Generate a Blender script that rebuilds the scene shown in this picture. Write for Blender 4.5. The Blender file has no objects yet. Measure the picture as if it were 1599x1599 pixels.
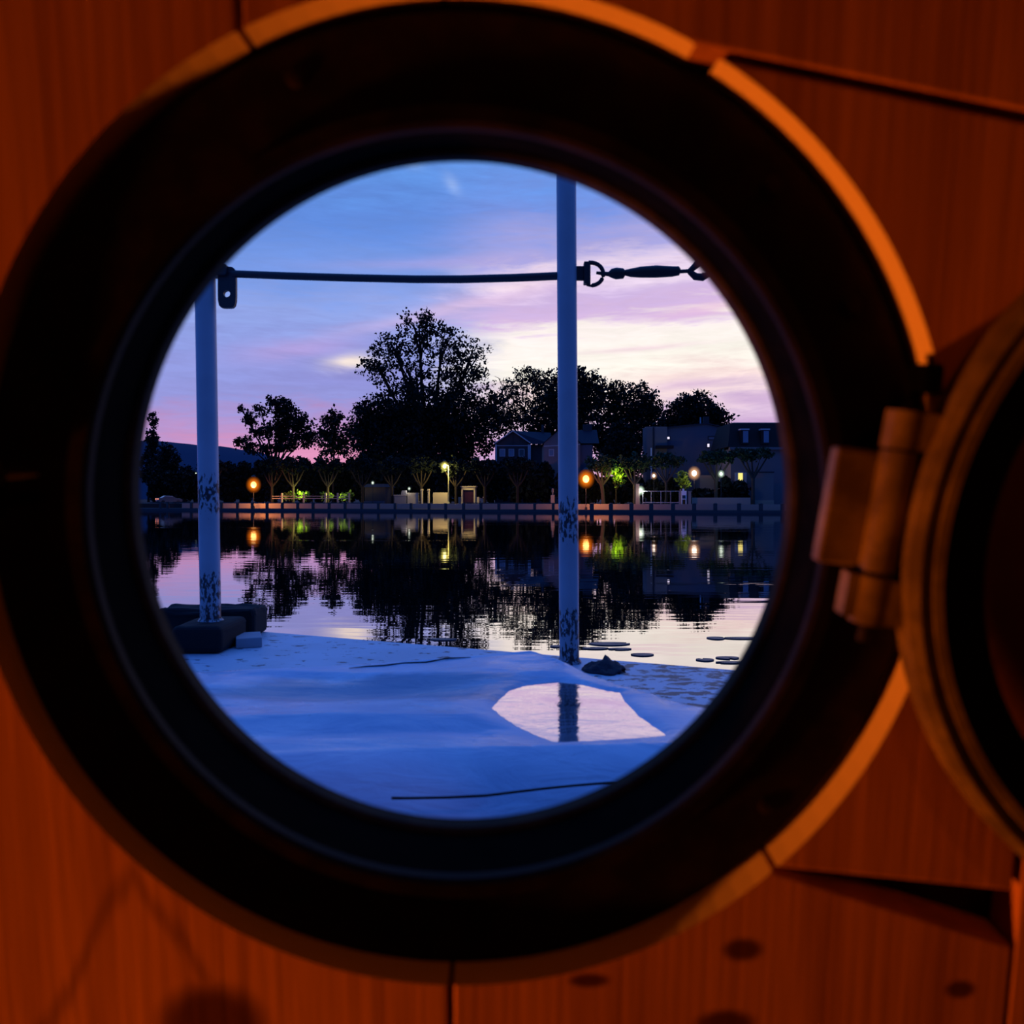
import bpy, bmesh, math, random
import numpy as np
from mathutils import Vector, Matrix, noise
random.seed(7); rng = np.random.default_rng(11)
SC = bpy.context.scene
COL = SC.collection
PI = math.pi
F, CX, HY, CAM = 1250.0, 799.5, 777.5, 2.2       # focal length in px, image centre, horizon row, eye height above the river

def lin(r, g, b):
    f = lambda c: (c / 255 / 12.92) if c / 255 <= .04045 else ((c / 255 + .055) / 1.055) ** 2.4
    return (f(r), f(g), f(b), 1)

def at(px, py, Y):
    return Vector(((px - CX) * Y / F, Y, CAM + (HY - py) * Y / F))

# ------------------------------------------------------------------ materials
def mat(name, base=(.5, .5, .5), rough=.6, metal=0, spec=.5, emit=None, es=1.0):
    m = bpy.data.materials.new(name); m.use_nodes = True
    b = m.node_tree.nodes['Principled BSDF']
    b.inputs['Base Color'].default_value = (*base[:3], 1)
    b.inputs['Roughness'].default_value = rough
    b.inputs['Metallic'].default_value = metal
    b.inputs['Specular IOR Level'].default_value = spec
    if emit:
        b.inputs['Emission Color'].default_value = (*emit[:3], 1)
        b.inputs['Emission Strength'].default_value = es
    return m

class NT:
    def __init__(s, tree): s.t = tree
    def n(s, typ, **kw):
        nd = s.t.nodes.new(typ)
        for k, v in kw.items(): setattr(nd, k, v)
        return nd
    def l(s, a, b): s.t.links.new(a, b)
    def put(s, sock, v):
        if isinstance(v, (int, float, tuple, list)): sock.default_value = v
        else: s.l(v, sock)
    def m(s, op, a, b=0.0, c=None, clamp=False):
        nd = s.n('ShaderNodeMath', operation=op, use_clamp=clamp)
        s.put(nd.inputs[0], a); s.put(nd.inputs[1], b)
        if c is not None: s.put(nd.inputs[2], c)
        return nd.outputs[0]
    def step(s, v, a, b, x=0.0, y=1.0):
        nd = s.n('ShaderNodeMapRange', interpolation_type='SMOOTHSTEP')
        s.put(nd.inputs[0], v)
        for i, q in enumerate((a, b, x, y)): nd.inputs[i + 1].default_value = q
        return nd.outputs[0]
    def noise(s, vec, scale=(1, 1, 1), sc=1, detail=4, rough=.5, dist=0):
        mp = s.n('ShaderNodeMapping'); s.l(vec, mp.inputs[0]); mp.inputs['Scale'].default_value = scale
        nz = s.n('ShaderNodeTexNoise'); s.l(mp.outputs[0], nz.inputs['Vector'])
        nz.inputs['Scale'].default_value = sc; nz.inputs['Detail'].default_value = detail
        nz.inputs['Roughness'].default_value = rough; nz.inputs['Distortion'].default_value = dist
        return nz.outputs['Fac']
    def mix(s, fac, a, b):
        nd = s.n('ShaderNodeMix', data_type='RGBA')
        s.put(nd.inputs[0], fac); s.put(nd.inputs[6], a); s.put(nd.inputs[7], b)
        return nd.outputs[2]
    def xyz(s, vec):
        nd = s.n('ShaderNodeSeparateXYZ'); s.l(vec, nd.inputs[0]); return nd.outputs
    def obj(s): return s.n('ShaderNodeTexCoord').outputs['Object']
    def bump(s, h, strength=.3, dist=.01):
        nd = s.n('ShaderNodeBump'); s.l(h, nd.inputs['Height'])
        nd.inputs['Strength'].default_value = strength; nd.inputs['Distance'].default_value = dist
        return nd.outputs[0]
def nodes(m):
    return NT(m.node_tree), m.node_tree.nodes['Principled BSDF']

M = {}
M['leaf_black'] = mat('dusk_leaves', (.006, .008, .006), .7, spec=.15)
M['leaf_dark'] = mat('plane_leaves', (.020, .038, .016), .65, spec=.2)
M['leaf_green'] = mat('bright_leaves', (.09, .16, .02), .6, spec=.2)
M['bark'] = mat('bark', (.02, .016, .013), .9, spec=.1)
M['bark_pale'] = mat('plane_bark', (.035, .03, .025), .85, spec=.2)
M['iron'] = mat('dark_iron', (.012, .013, .018), .55, metal=.3)
M['bollard'] = mat('bollard', (.015, .015, .02), .7)
M['stone_dark'] = mat('quay_stone', (.02, .02, .028), .8)
M['stone_pale'] = mat('pale_stone', (.22, .185, .155), .85)
M['plaster'] = mat('plaster', (.11, .10, .115), .9)
M['plaster_blue'] = mat('grey_plaster', (.055, .066, .105), .9)
M['brick'] = mat('brick_wall', (.03, .025, .03), .9)
M['slate'] = mat('slate', (.022, .026, .04), .8, spec=.2)
M['roof_dark'] = mat('mansard_slate', (.012, .009, .010), .7, spec=.2)
M['trim'] = mat('pale_trim', (.30, .31, .36), .8)
M['white'] = mat('white_paint', (.7, .7, .7), .6)
M['pane'] = mat('window_glass', (.10, .13, .2), .15)
M['pane_dark'] = mat('dark_window', (.01, .012, .02), .15)
M['red_door'] = mat('red_door', (.018, .004, .0025), .6)
M['hill'] = mat('wooded_hill', (.055, .065, .10), 1, spec=0)
M['grass'] = mat('bank_ground', (.028, .027, .027), .95, spec=.1)
M['lit_window'] = mat('lit_window', (.1, .1, .05), .6, emit=lin(255, 235, 130), es=1.1)
M['lit_white'] = mat('lit_window_white', (.1, .1, .1), .6, emit=lin(235, 225, 255), es=1.2)
M['car_paint'] = mat('car_paint', (.035, .04, .055), .25, metal=.2)
M['tyre'] = mat('tyre', (.01, .01, .01), .8)
M['tail'] = mat('tail_lamp', (.3, .02, .01), .4, emit=(1, .28, .12), es=1.6)
M['pole_green'] = mat('lamp_pole', (.16, .16, .10), .6)
M['rope_black'] = mat('black_sheathed_cable', (.012, .013, .02), .5)
M['rubber'] = mat('black_rubber', (.010, .011, .014), .85, spec=.2)
M['pad'] = mat('lily_pad_leaf', (.035, .02, .03), .45)

def glow(name, outer, core, so, scv):  # lens bloom put in as a ball of fading emission around each bulb
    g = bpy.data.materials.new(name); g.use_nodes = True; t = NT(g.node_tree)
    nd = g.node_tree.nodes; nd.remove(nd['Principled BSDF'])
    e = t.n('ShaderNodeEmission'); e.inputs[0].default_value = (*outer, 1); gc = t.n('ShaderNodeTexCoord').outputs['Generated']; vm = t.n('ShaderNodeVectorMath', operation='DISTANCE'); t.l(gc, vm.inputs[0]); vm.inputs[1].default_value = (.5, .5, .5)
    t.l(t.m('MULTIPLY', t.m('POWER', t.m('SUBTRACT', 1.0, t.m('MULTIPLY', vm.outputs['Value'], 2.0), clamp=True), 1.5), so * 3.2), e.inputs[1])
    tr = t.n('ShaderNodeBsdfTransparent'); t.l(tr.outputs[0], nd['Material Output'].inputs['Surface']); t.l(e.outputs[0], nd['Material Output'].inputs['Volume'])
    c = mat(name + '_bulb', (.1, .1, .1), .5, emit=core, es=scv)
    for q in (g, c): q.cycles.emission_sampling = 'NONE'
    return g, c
M['amber'], M['amber_bulb'] = glow('amber_halo', (1, .20, .005), (1, .62, .16), .42, 1.8)
M['yellow'], M['yellow_bulb'] = glow('yellow_halo', (1, .85, .15), (1, .97, .6), .8, 1.6)
M['cool'], M['cool_bulb'] = glow('white_halo', (.75, 1, .75), (.95, 1, .9), .9, 1.5)
M['warmw'], M['warmw_bulb'] = glow('warm_white_halo', (1, .5, .22), (1, .93, .85), .45, 1.8)
for k in ('lit_window', 'lit_white', 'tail'): M[k].cycles.emission_sampling = 'NONE'

def wood_mat():
    m = mat('pine_boards', rough=.55); t, b = nodes(m); o = t.obj(); x, y, z = t.xyz(o)
    g = t.noise(o, (38, 20, 2.2), 1.6, 6, .6, .6)
    g2 = t.noise(o, (170, 60, 5), 1.2, 3, .5)
    big = t.noise(o, (7, 7, 3), 1.0, 2, .5)
    k = t.m('ADD', t.m('MULTIPLY', g, .6), t.m('ADD', t.m('MULTIPLY', g2, .16), t.m('MULTIPLY', big, .5)))
    c = t.mix(t.step(k, .40, .85), (.27, .085, .022, 1), (.50, .175, .045, 1))
    # arched growth lines on the lower left board, and its knots
    def dist2(px, py, sx, sy):
        lx, lz = wl(px, py)[:2]
        return t.m('ADD', t.m('POWER', t.m('ABSOLUTE', t.m('DIVIDE', t.m('SUBTRACT', x, lx), sx)), 2.0), t.m('POWER', t.m('ABSOLUTE', t.m('DIVIDE', t.m('SUBTRACT', z, lz), sy)), 2.0))
    ax, az = wl(205, 1345)
    arch = t.m('ADD', t.m('SUBTRACT', z, az), t.m('ADD', t.m('MULTIPLY', t.m('ABSOLUTE', t.m('SUBTRACT', x, ax)), 1.9), t.m('MULTIPLY', t.m('SUBTRACT', g, .5), .03)))
    ln = t.m('ABSOLUTE', t.m('SUBTRACT', arch, 0.0))
    low = t.m('MULTIPLY', t.step(z, az + .012, az - .004), t.step(x, ax + .045, ax + .022))
    dark = t.m('MULTIPLY', t.m('MULTIPLY', t.step(ln, .011, .0), .42), low)
    for px, py, sx, sy in ((332, 1600, .021, .0175), (1160, 1483, .008, .005), (1132, 1598, .012, .006), (920, 1531, .008, .003), (1500, 1545, .006, .004)):
        dark = t.m('MAXIMUM', dark, t.m('MULTIPLY', t.step(t.m('ADD', dist2(px, py, sx, sy), t.m('MULTIPLY', t.m('SUBTRACT', g, .5), .5)), 1.7, .35), .9))
    c = t.mix(dark, c, (.05, .010, .004, 1))
    t.l(c, b.inputs['Base Color'])
    t.l(t.bump(t.m('ADD', g2, t.m('MULTIPLY', g, .5)), .35, .0012), b.inputs['Normal'])
    return m

def painted(name, base, chip, wear, scale=30, stretch=(1, 1, .35), rough=.45, bands=None, worn_x=None):
    """weathered paint: chips of CHIP where noise exceeds WEAR; BANDS = [(z, half width)] heights on the object where it is worst"""
    m = mat(name, base, rough); t, b = nodes(m); o = t.obj(); z = t.xyz(o)[2]
    nz = t.noise(o, stretch, scale, 5, .65)
    th = nz
    if bands:
        bb = 0.0
        for zc, w in bands:
            bb = t.m('MAXIMUM', bb, t.step(t.m('ABSOLUTE', t.m('SUBTRACT', z, zc)), w, w * .2))
        th = t.m('ADD', nz, t.m('MULTIPLY', bb, .24))
    if worn_x: th = t.m('ADD', th, t.step(t.xyz(o)[0], worn_x[0], worn_x[1], 0, .10))
    f = t.step(th, wear, wear + .04)
    tint = t.noise(o, (1, 1, 1), 4, 3, .6)
    c0 = t.mix(t.step(tint, .3, .7), (*[v * .82 for v in base], 1), (*base, 1))
    t.l(t.mix(f, c0, (*chip, 1)), b.inputs['Base Color'])
    t.l(t.bump(nz, .15, .002), b.inputs['Normal'])
    return m

def ring_mat(name, a, bcol, rough, metal, spec=.5):
    m = mat(name, a, rough, metal, spec); t, b = nodes(m); o = t.obj()
    f = t.step(t.noise(o, (1, 1, 1), 60, 5, .6), .35, .7)
    t.l(t.mix(f, (*a, 1), (*bcol, 1)), b.inputs['Base Color'])
    return m
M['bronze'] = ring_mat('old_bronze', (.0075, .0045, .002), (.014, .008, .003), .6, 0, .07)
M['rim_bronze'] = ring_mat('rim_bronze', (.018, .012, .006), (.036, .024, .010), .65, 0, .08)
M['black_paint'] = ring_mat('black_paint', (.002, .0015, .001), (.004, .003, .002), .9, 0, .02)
M['brass'] = ring_mat('brass', (.13, .078, .022), (.26, .16, .045), .5, .2, .3)
M['gasket'] = mat('rubber_gasket', (.004, .004, .004), .7, spec=.2)
M['raw_wood'] = mat('sawn_edge', (.72, .46, .24), .7)
M['steel'] = mat('hull_steel', (.02, .02, .02), .7)
M['white_steel'] = painted('cabin_steel', (.10, .12, .15), (.05, .03, .02), .72)
M['cabin_lining'] = mat('cabin_lining', (.03, .015, .008), .8)
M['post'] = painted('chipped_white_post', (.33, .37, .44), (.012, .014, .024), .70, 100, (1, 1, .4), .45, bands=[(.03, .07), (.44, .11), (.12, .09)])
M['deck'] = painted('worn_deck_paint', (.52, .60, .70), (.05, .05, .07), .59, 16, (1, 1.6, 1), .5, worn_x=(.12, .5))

gm = bpy.data.materials.new('sash_glass'); gm.use_nodes = True
t = NT(gm.node_tree); gm.node_tree.nodes.remove(gm.node_tree.nodes['Principled BSDF'])
tr = t.n('ShaderNodeBsdfTransparent'); tr.inputs[0].default_value = (.86, .86, .84, 1)
gl = t.n('ShaderNodeBsdfGlossy'); gl.inputs['Roughness'].default_value = .08
fr = t.n('ShaderNodeFresnel'); fr.inputs[0].default_value = 1.5
mx = t.n('ShaderNodeMixShader'); t.l(fr.outputs[0], mx.inputs[0]); t.l(tr.outputs[0], mx.inputs[1]); t.l(gl.outputs[0], mx.inputs[2])
t.l(mx.outputs[0], gm.node_tree.nodes['Material Output'].inputs[0]); M['glass'] = gm

def tarp_mat():
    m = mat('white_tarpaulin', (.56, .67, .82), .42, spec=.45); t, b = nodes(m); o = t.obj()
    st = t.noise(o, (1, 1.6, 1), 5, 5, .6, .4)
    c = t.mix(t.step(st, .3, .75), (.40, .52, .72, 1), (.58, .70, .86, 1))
    sp = t.step(t.noise(o, (1, 1, 1), 38, 2, .5), .74, .80)
    x, y, z = t.xyz(o)
    q = t.m('ADD', t.m('POWER', t.m('ABSOLUTE', t.m('DIVIDE', t.m('ADD', x, .27), .34)), 2.0), t.m('POWER', t.m('ABSOLUTE', t.m('DIVIDE', t.m('SUBTRACT', y, 1.47), .115)), 2.0))
    dirt = t.m('MULTIPLY', t.step(t.m('ADD', q, t.m('MULTIPLY', t.m('SUBTRACT', st, .5), 2.4)), 1.3, .35), .62)
    c = t.mix(dirt, c, (.20, .22, .30, 1))
    t.l(t.mix(t.m('MULTIPLY', sp, .6), c, (.08, .08, .11, 1)), b.inputs['Base Color'])
    t.l(t.step(t.noise(o, (1, 1, 1), 6, 3, .5), .3, .7, .20, .48), b.inputs['Roughness'])
    t.l(t.bump(t.noise(o, (1, 2.5, 1), 9, 5, .55, .8), .35, .012), b.inputs['Normal'])
    return m
M['tarp'] = tarp_mat()

def water_mat(name, far=True):
    m = bpy.data.materials.new(name); m.use_nodes = True; t = NT(m.node_tree)
    nd = m.node_tree.nodes; nd.remove(nd['Principled BSDF']); o = t.obj()
    df = t.n('ShaderNodeBsdfDiffuse'); df.inputs[0].default_value = (.004, .006, .010, 1)
    gl = t.n('ShaderNodeBsdfGlossy'); gl.inputs[0].default_value = (.95, .90, .89, 1); gl.inputs['Roughness'].default_value = .015
    fr = t.n('ShaderNodeLayerWeight'); fr.inputs[0].default_value = .5
    mx = t.n('ShaderNodeMixShader'); t.l(t.m('MULTIPLY_ADD', fr.outputs['Facing'], .75 if far else .95, .22 if far else .18), mx.inputs[0]); t.l(df.outputs[0], mx.inputs[1]); t.l(gl.outputs[0], mx.inputs[2])
    t.l(mx.outputs[0], nd['Material Output'].inputs[0])
    if far:
        a = t.noise(o, (.35, 1.5, 1), 1.0, 2, .5)
        p = t.noise(o, (.035, .38, 1), 1.0, 3, .55)
        gust = t.step(p, .60, .70)
        h = t.m('ADD', t.m('MULTIPLY', a, .5), t.m('MULTIPLY', t.m('MULTIPLY', gust, t.noise(o, (.8, 5, 1), 1, 2, .5)), .55))
        bn = t.bump(h, .12, .06)
    else:
        bn = t.bump(t.noise(o, (1, 2, 1), 9, 5, .6, .8), .13, .006)
    t.l(bn, gl.inputs['Normal']); t.l(bn, fr.inputs['Normal'])
    return m
M['river'] = water_mat('river_water'); M['puddle'] = water_mat('rain_puddle', False)

# ------------------------------------------------------------------ mesh helpers
class MB:
    def __init__(s): s.v = []; s.f = []
    def add(s, vs, fs):
        k = len(s.v); s.v += [tuple(v) for v in vs]; s.f += [tuple(i + k for i in q) for q in fs]; return s
    def box(s, c, d, rz=0.0, taper=1.0):
        x, y, z = (q / 2 for q in d); cs, sn = math.cos(rz), math.sin(rz); vs = []
        for k in (-1, 1):
            tp = taper if k > 0 else 1
            for i, j in ((-1, -1), (1, -1), (1, 1), (-1, 1)):
                a, b = i * x * tp, j * y * tp
                vs.append((c[0] + a * cs - b * sn, c[1] + a * sn + b * cs, c[2] + k * z))
        return s.add(vs, [(3, 2, 1, 0), (4, 5, 6, 7), (0, 1, 5, 4), (1, 2, 6, 5), (2, 3, 7, 6), (3, 0, 4, 7)])
    def tube(s, pts, r, seg=12, cap=True):
        pts = [Vector(p) for p in pts]; n = len(pts)
        rs = r if isinstance(r, (list, tuple)) else [r] * n
        vs = []; fs = []
        for i, p in enumerate(pts):
            d = (pts[min(i + 1, n - 1)] - pts[max(i - 1, 0)]).normalized()
            a = d.cross(Vector((0, 0, 1)) if abs(d.z) < .95 else Vector((1, 0, 0))).normalized(); b = d.cross(a)
            for k in range(seg):
                q = 2 * PI * k / seg; vs.append(p + (a * math.cos(q) + b * math.sin(q)) * rs[i])
        for i in range(n - 1):
            for k in range(seg):
                k2 = (k + 1) % seg
                fs.append((i * seg + k, i * seg + k2, (i + 1) * seg + k2, (i + 1) * seg + k))
        if cap:
            fs.append(tuple(range(seg))); fs.append(tuple((n - 1) * seg + k for k in reversed(range(seg))))
        return s.add(vs, fs)
    def lathe(s, prof, seg=96, c=(0, 0, 0), axis='y', sx=1.0, closed=True):
        vs = []; fs = []; n = len(prof)
        for k in range(seg):
            q = 2 * PI * k / seg
            for r, h in prof:
                a, b = r * math.cos(q) * sx, r * math.sin(q)
                vs.append((c[0] + a, c[1] + h, c[2] + b) if axis == 'y' else (c[0] + a, c[1] + b, c[2] + h))
        for k in range(seg):
            k2 = (k + 1) % seg
            for i in range(n if closed else n - 1):
                j = (i + 1) % n
                fs.append((k * n + i, k * n + j, k2 * n + j, k2 * n + i))
        return s.add(vs, fs)
    def ball(s, c, r, seg=16, rings=10, sz=1.0):
        prof = [(r * math.sin(PI * i / rings) + 1e-6, -r * sz * math.cos(PI * i / rings)) for i in range(rings + 1)]
        return s.lathe(prof, seg, c, 'z', closed=False)
    def prism(s, poly, y0, y1):            # outline in x-z, extruded along y
        n = len(poly)
        vs = [(x, y0, z) for x, z in poly] + [(x, y1, z) for x, z in poly]
        fs = [tuple(range(n)), tuple(n + i for i in reversed(range(n)))]
        fs += [(i, i + n, (i + 1) % n + n, (i + 1) % n) for i in range(n)]
        return s.add(vs, fs)
    def plan(s, poly, z0, z1):             # outline in x-y, extruded upward
        n = len(poly)
        vs = [(x, y, z0) for x, y in poly] + [(x, y, z1) for x, y in poly]
        fs = [tuple(reversed(range(n))), tuple(n + i for i in range(n))]
        fs += [(i, (i + 1) % n, (i + 1) % n + n, i + n) for i in range(n)]
        return s.add(vs, fs)

def build(name, mb, m, parent=None, smooth=False, bevel=0.0, loc=None):
    me = bpy.data.meshes.new(name); me.from_pydata([tuple(v) for v in mb.v], [], mb.f)
    bm = bmesh.new(); bm.from_mesh(me)
    bmesh.ops.recalc_face_normals(bm, faces=bm.faces)
    if bevel: bmesh.ops.bevel(bm, geom=list(bm.edges), offset=bevel, segments=2, affect='EDGES', profile=.5)
    bm.to_mesh(me); bm.free()
    me.materials.append(M[m] if isinstance(m, str) else m)
    if smooth:
        for p in me.polygons: p.use_smooth = True
        try: me.set_sharp_from_angle(angle=math.radians(38))
        except Exception: pass
    o = bpy.data.objects.new(name, me); COL.objects.link(o)
    if parent is not None: o.parent = parent
    if loc is not None: o.location = loc
    return o
def tag(o, label, cat, group=None, kind=None):
    if label: o['label'] = label
    if cat: o['category'] = cat
    if group: o['group'] = group
    if kind: o['kind'] = kind
    return o
def struct(o, label=None):
    o['kind'] = 'structure'
    if label: o['label'] = label
    return o
def thing(name, label, cat, loc=(0, 0, 0), rz=0.0, group=None, mw=None):
    o = bpy.data.objects.new(name, None); COL.objects.link(o); o.empty_display_size = .1
    if mw is not None: o.matrix_world = mw
    else: o.location = loc; o.rotation_euler = (0, 0, rz)
    return tag(o, label, cat, group)
def light(name, loc, color, power, radius=.1):
    l = bpy.data.lights.new(name, 'POINT'); l.color = color; l.energy = power; l.shadow_soft_size = radius
    o = bpy.data.objects.new(name, l); o.location = loc; COL.objects.link(o); o.visible_glossy = False; return o

# ------------------------------------------------------------------ camera
cd = bpy.data.cameras.new('camera'); cd.sensor_width = 36; cd.lens = 36 * F / 1599; cd.shift_y = -(CX - HY) / 1599
cd.clip_start = .02; cd.clip_end = 6000
cd.dof.use_dof = True; cd.dof.focus_distance = 40; cd.dof.aperture_fstop = 9.0
co = bpy.data.objects.new('camera', cd); co.location = (0, 0, CAM); co.rotation_euler = (PI / 2, 0, 0); COL.objects.link(co)
SC.camera = co

# ------------------------------------------------------------------ cabin wall frame
YAW, PIT, OV = math.radians(-1.2), math.radians(8), .97
nv = Vector((math.sin(YAW) * math.cos(PIT), math.cos(YAW) * math.cos(PIT), math.sin(PIT)))
uv_ = Vector((math.cos(YAW), -math.sin(YAW), 0)); vv = uv_.cross(nv)
WC = Vector((-.0197, .30, CAM - .0128))
MW = Matrix(((uv_.x, nv.x, vv.x, WC.x), (uv_.y, nv.y, vv.y, WC.y), (uv_.z, nv.z, vv.z, WC.z), (0, 0, 0, 1)))
def wl(px, py, d=0.0):
    """where the sight line through a pixel meets the plane at depth d of the cabin wall, in wall coordinates (x along, z up)"""
    r = Vector(((px - CX) / F, 1, (HY - py) / F)); o = Vector((0, 0, CAM)); p0 = WC + nv * d
    q = o + r * ((p0 - o).dot(nv) / r.dot(nv)) - WC
    return q.dot(uv_), q.dot(vv)
M['wood'] = wood_mat()

def boolean_cut(o, cutter):
    md = o.modifiers.new('cut', 'BOOLEAN'); md.operation = 'DIFFERENCE'; md.solver = 'EXACT'; md.object = cutter
    bpy.context.view_layer.update()
    me = bpy.data.meshes.new_from_object(o.evaluated_get(bpy.context.evaluated_depsgraph_get()))
    o.modifiers.clear(); old = o.data; o.data = me; bpy.data.meshes.remove(old)
def hole(r, y0, y1, seg=128, hx=0.0, hz=0.0):
    mb = MB(); n = seg
    mb.prism([(hx + r * OV * math.cos(2 * PI * k / n), hz + r * math.sin(2 * PI * k / n)) for k in range(n)], y0, y1)
    return build('hole', mb, 'steel')

RW, HX, HZ = .1897, .0016, .0020
s1 = wl(703, 1570)[0]; s0 = wl(372, 20)[0]; s2 = wl(1583, 1450)[0]
TOP, BOT, G = 1.5, -1.25, .0007
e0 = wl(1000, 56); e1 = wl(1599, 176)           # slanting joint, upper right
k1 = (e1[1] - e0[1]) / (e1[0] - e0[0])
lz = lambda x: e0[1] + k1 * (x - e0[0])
w0 = wl(1190, 1352); w1 = wl(1583, 1392); w2 = wl(1583, 1478)   # gap added to draw the dark wedge, lower right
boards = [
    [(s0 - .22, .0), (s0 - G, .0), (s0 - G * 3, TOP), (s0 - .22, TOP)],
    [(s0 + G * 2, .0), (s1 - G, .0), (s1 - G, TOP), (s0 + G, TOP)],
    [(s1 - .40, BOT), (s1 - G, BOT), (s1 - G, -2 * G), (s1 - .40, -2 * G)],
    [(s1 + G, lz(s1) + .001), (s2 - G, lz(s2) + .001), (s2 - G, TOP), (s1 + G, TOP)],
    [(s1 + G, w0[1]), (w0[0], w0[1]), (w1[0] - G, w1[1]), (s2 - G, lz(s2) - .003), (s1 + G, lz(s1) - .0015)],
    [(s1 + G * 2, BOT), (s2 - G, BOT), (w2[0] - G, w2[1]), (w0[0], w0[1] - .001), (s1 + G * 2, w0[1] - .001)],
]
x = s2
for k in range(8):
    boards.append([(x + G * 2, BOT), (x + .20, BOT), (x + .20, TOP), (x + G * 2, TOP)]); x += .20
x = s0 - .22
for k in range(8):
    boards.append([(x - .20, BOT), (x - G * 2, BOT), (x - G * 2, TOP), (x - .20, TOP)]); x -= .20
boards.append([(s1 - .40 - .0014 - (s1 - .40 - (s0 - .22)), BOT), (s1 - .40 - .0014, BOT), (s1 - .40 - .0014, -2 * G), (s0 - .22, -2 * G)]) if s1 - .40 - (s0 - .22) > .01 else None
boards = [b for b in boards if b]
mb = MB()
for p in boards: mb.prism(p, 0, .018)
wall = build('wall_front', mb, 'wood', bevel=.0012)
wall.data.materials.append(M['raw_wood'])
cut = hole(RW, -.05, .05, 128, HX, HZ)
boolean_cut(wall, cut)
for p in wall.data.polygons:
    rr = [math.hypot((wall.data.vertices[i].co.x - HX) / OV, wall.data.vertices[i].co.z - HZ) for i in p.vertices]
    p.material_index = 1 if max(abs(r - RW) for r in rr) < .0005 else 0
wall.matrix_world = MW
struct(wall, 'orange lit pine board wall around the round porthole')
bpy.data.objects.remove(cut)
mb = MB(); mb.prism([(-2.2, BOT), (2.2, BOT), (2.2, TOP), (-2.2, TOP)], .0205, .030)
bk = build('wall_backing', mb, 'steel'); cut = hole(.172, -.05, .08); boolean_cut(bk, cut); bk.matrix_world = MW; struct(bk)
mb = MB(); mb.prism([(-2.2, BOT), (2.2, BOT), (2.2, TOP), (-2.2, TOP)], .0305, .040)
bk = build('wall_outer', mb, 'white_steel'); boolean_cut(bk, cut); bk.matrix_world = MW; struct(bk)
bpy.data.objects.remove(cut)
# the rest of the cabin, closed against the daylight
Z0, Z1 = CAM - 1.15, CAM + 1.34
for nm, c, d in (('floor', (0, -1.05, Z0 - .03), (4.3, 3.1, .06)), ('ceiling', (0, -1.15, Z1 + .03), (4.3, 3.0, .06)),
                 ('wall_left', (-2.13, -1.05, CAM + .1), (.06, 3.1, 2.6)), ('wall_right', (2.13, -1.05, CAM + .1), (.06, 3.1, 2.6)),
                 ('wall_back', (0, -2.6, CAM + .1), (4.3, .06, 2.6))):
    struct(build(nm, MB().box(c, d), 'cabin_lining'))

# ------------------------------------------------------------------ the porthole
port = thing('porthole', 'round dark bronze porthole in the pine wall, glazed sash swung open on its hinge', 'porthole', mw=MW)
prof = [(.1862, .0118), (.1545, .0118), (.1538, .0066), (.1478, .0066), (.1462, .0085), (.1462, .0125), (.1500, .0150), (.160, .0165), (.160, .0200), (.1862, .0200)]
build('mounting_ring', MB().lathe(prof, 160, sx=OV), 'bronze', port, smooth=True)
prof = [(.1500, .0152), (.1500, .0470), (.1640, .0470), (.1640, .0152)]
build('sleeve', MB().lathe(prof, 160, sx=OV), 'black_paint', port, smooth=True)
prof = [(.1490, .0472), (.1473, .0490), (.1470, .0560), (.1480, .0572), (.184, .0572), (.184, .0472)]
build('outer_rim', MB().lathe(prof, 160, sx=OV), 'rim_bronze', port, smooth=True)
for a in (29, 47, 110, 160, 215, 265, 318):
    q = math.radians(a); r = .1745
    build('screw', MB().lathe([(1e-5, -.0016), (.0030, -.0010), (.0040, .0006), (1e-5, .0007)], 16, (0, 0, 0), closed=False), 'bronze', port, smooth=True, loc=(r * OV * math.cos(q), .0112, r * math.sin(q)))
# clamp bolt lying at the ring's left
p0, p1 = wl(-70, 745, -.002), wl(58, 740, -.002)
cb = build('clamp_bolt', MB().tube([(p0[0], -.001, p0[1]), (p1[0] - .008, -.001, p1[1]), (p1[0], -.001, p1[1])], [.0020, .0020, .0008], 14), 'rim_bronze', port, smooth=True)
build('wing_nut', MB().box((p0[0] + .012, -.002, p0[1] + .001), (.006, .006, .009)).box((p0[0] + .009, -.002, p0[1] + .001), (.003, .004, .020)), 'brass', cb, bevel=.0008)
# hinge: its pin leans, so the sash hangs a little low
HD = -.0045
hx, hz = wl(1384, 803, HD)
rl = math.radians(7)
hm = Matrix.Translation((hx, HD, hz)) @ Matrix.Rotation(rl, 4, 'Y')      # local z = hinge pin, local x = towards the sash centre
def hinge_part(name, mb, m, parent, bevel=0, smooth=False):
    o = build(name, mb, m, parent, smooth, bevel)
    if parent is port: o.matrix_local = hm
    return o
hk = hinge_part('hinge_knuckle', MB().tube([(0, 0, -.0215), (0, 0, .0235)], .0064, 28), 'brass', port, smooth=True)
hinge_part('hinge_leaf', MB().box((-.0130, .0062, .0005), (.0165, .0070, .0440)), 'brass', hk, bevel=.0012)
build('hinge_pin', MB().tube([(0, 0, -.049), (0, 0, .042)], .0022, 14), 'rim_bronze', hk, smooth=True)
nx, nz = wl(1444, 592, -.002)
build('stop_block', MB().box((nx, -.002, nz), (.0075, .014, .011)), 'black_paint', port, bevel=.0015)
OPEN = math.radians(3)
sm = hm @ Matrix.Rotation(-OPEN, 4, 'Z')
RS, LX = .1478, .1535
SY = -.004
prof = [(.1478, SY - .0065), (.1440, SY - .0085), (.1425, SY - .0062), (.1405, SY - .0062), (.1390, SY - .0080), (.1355, SY - .0080), (.1345, SY - .004), (.1345, SY + .003), (.1360, SY + .0045), (.1478, SY + .0045)]
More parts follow.
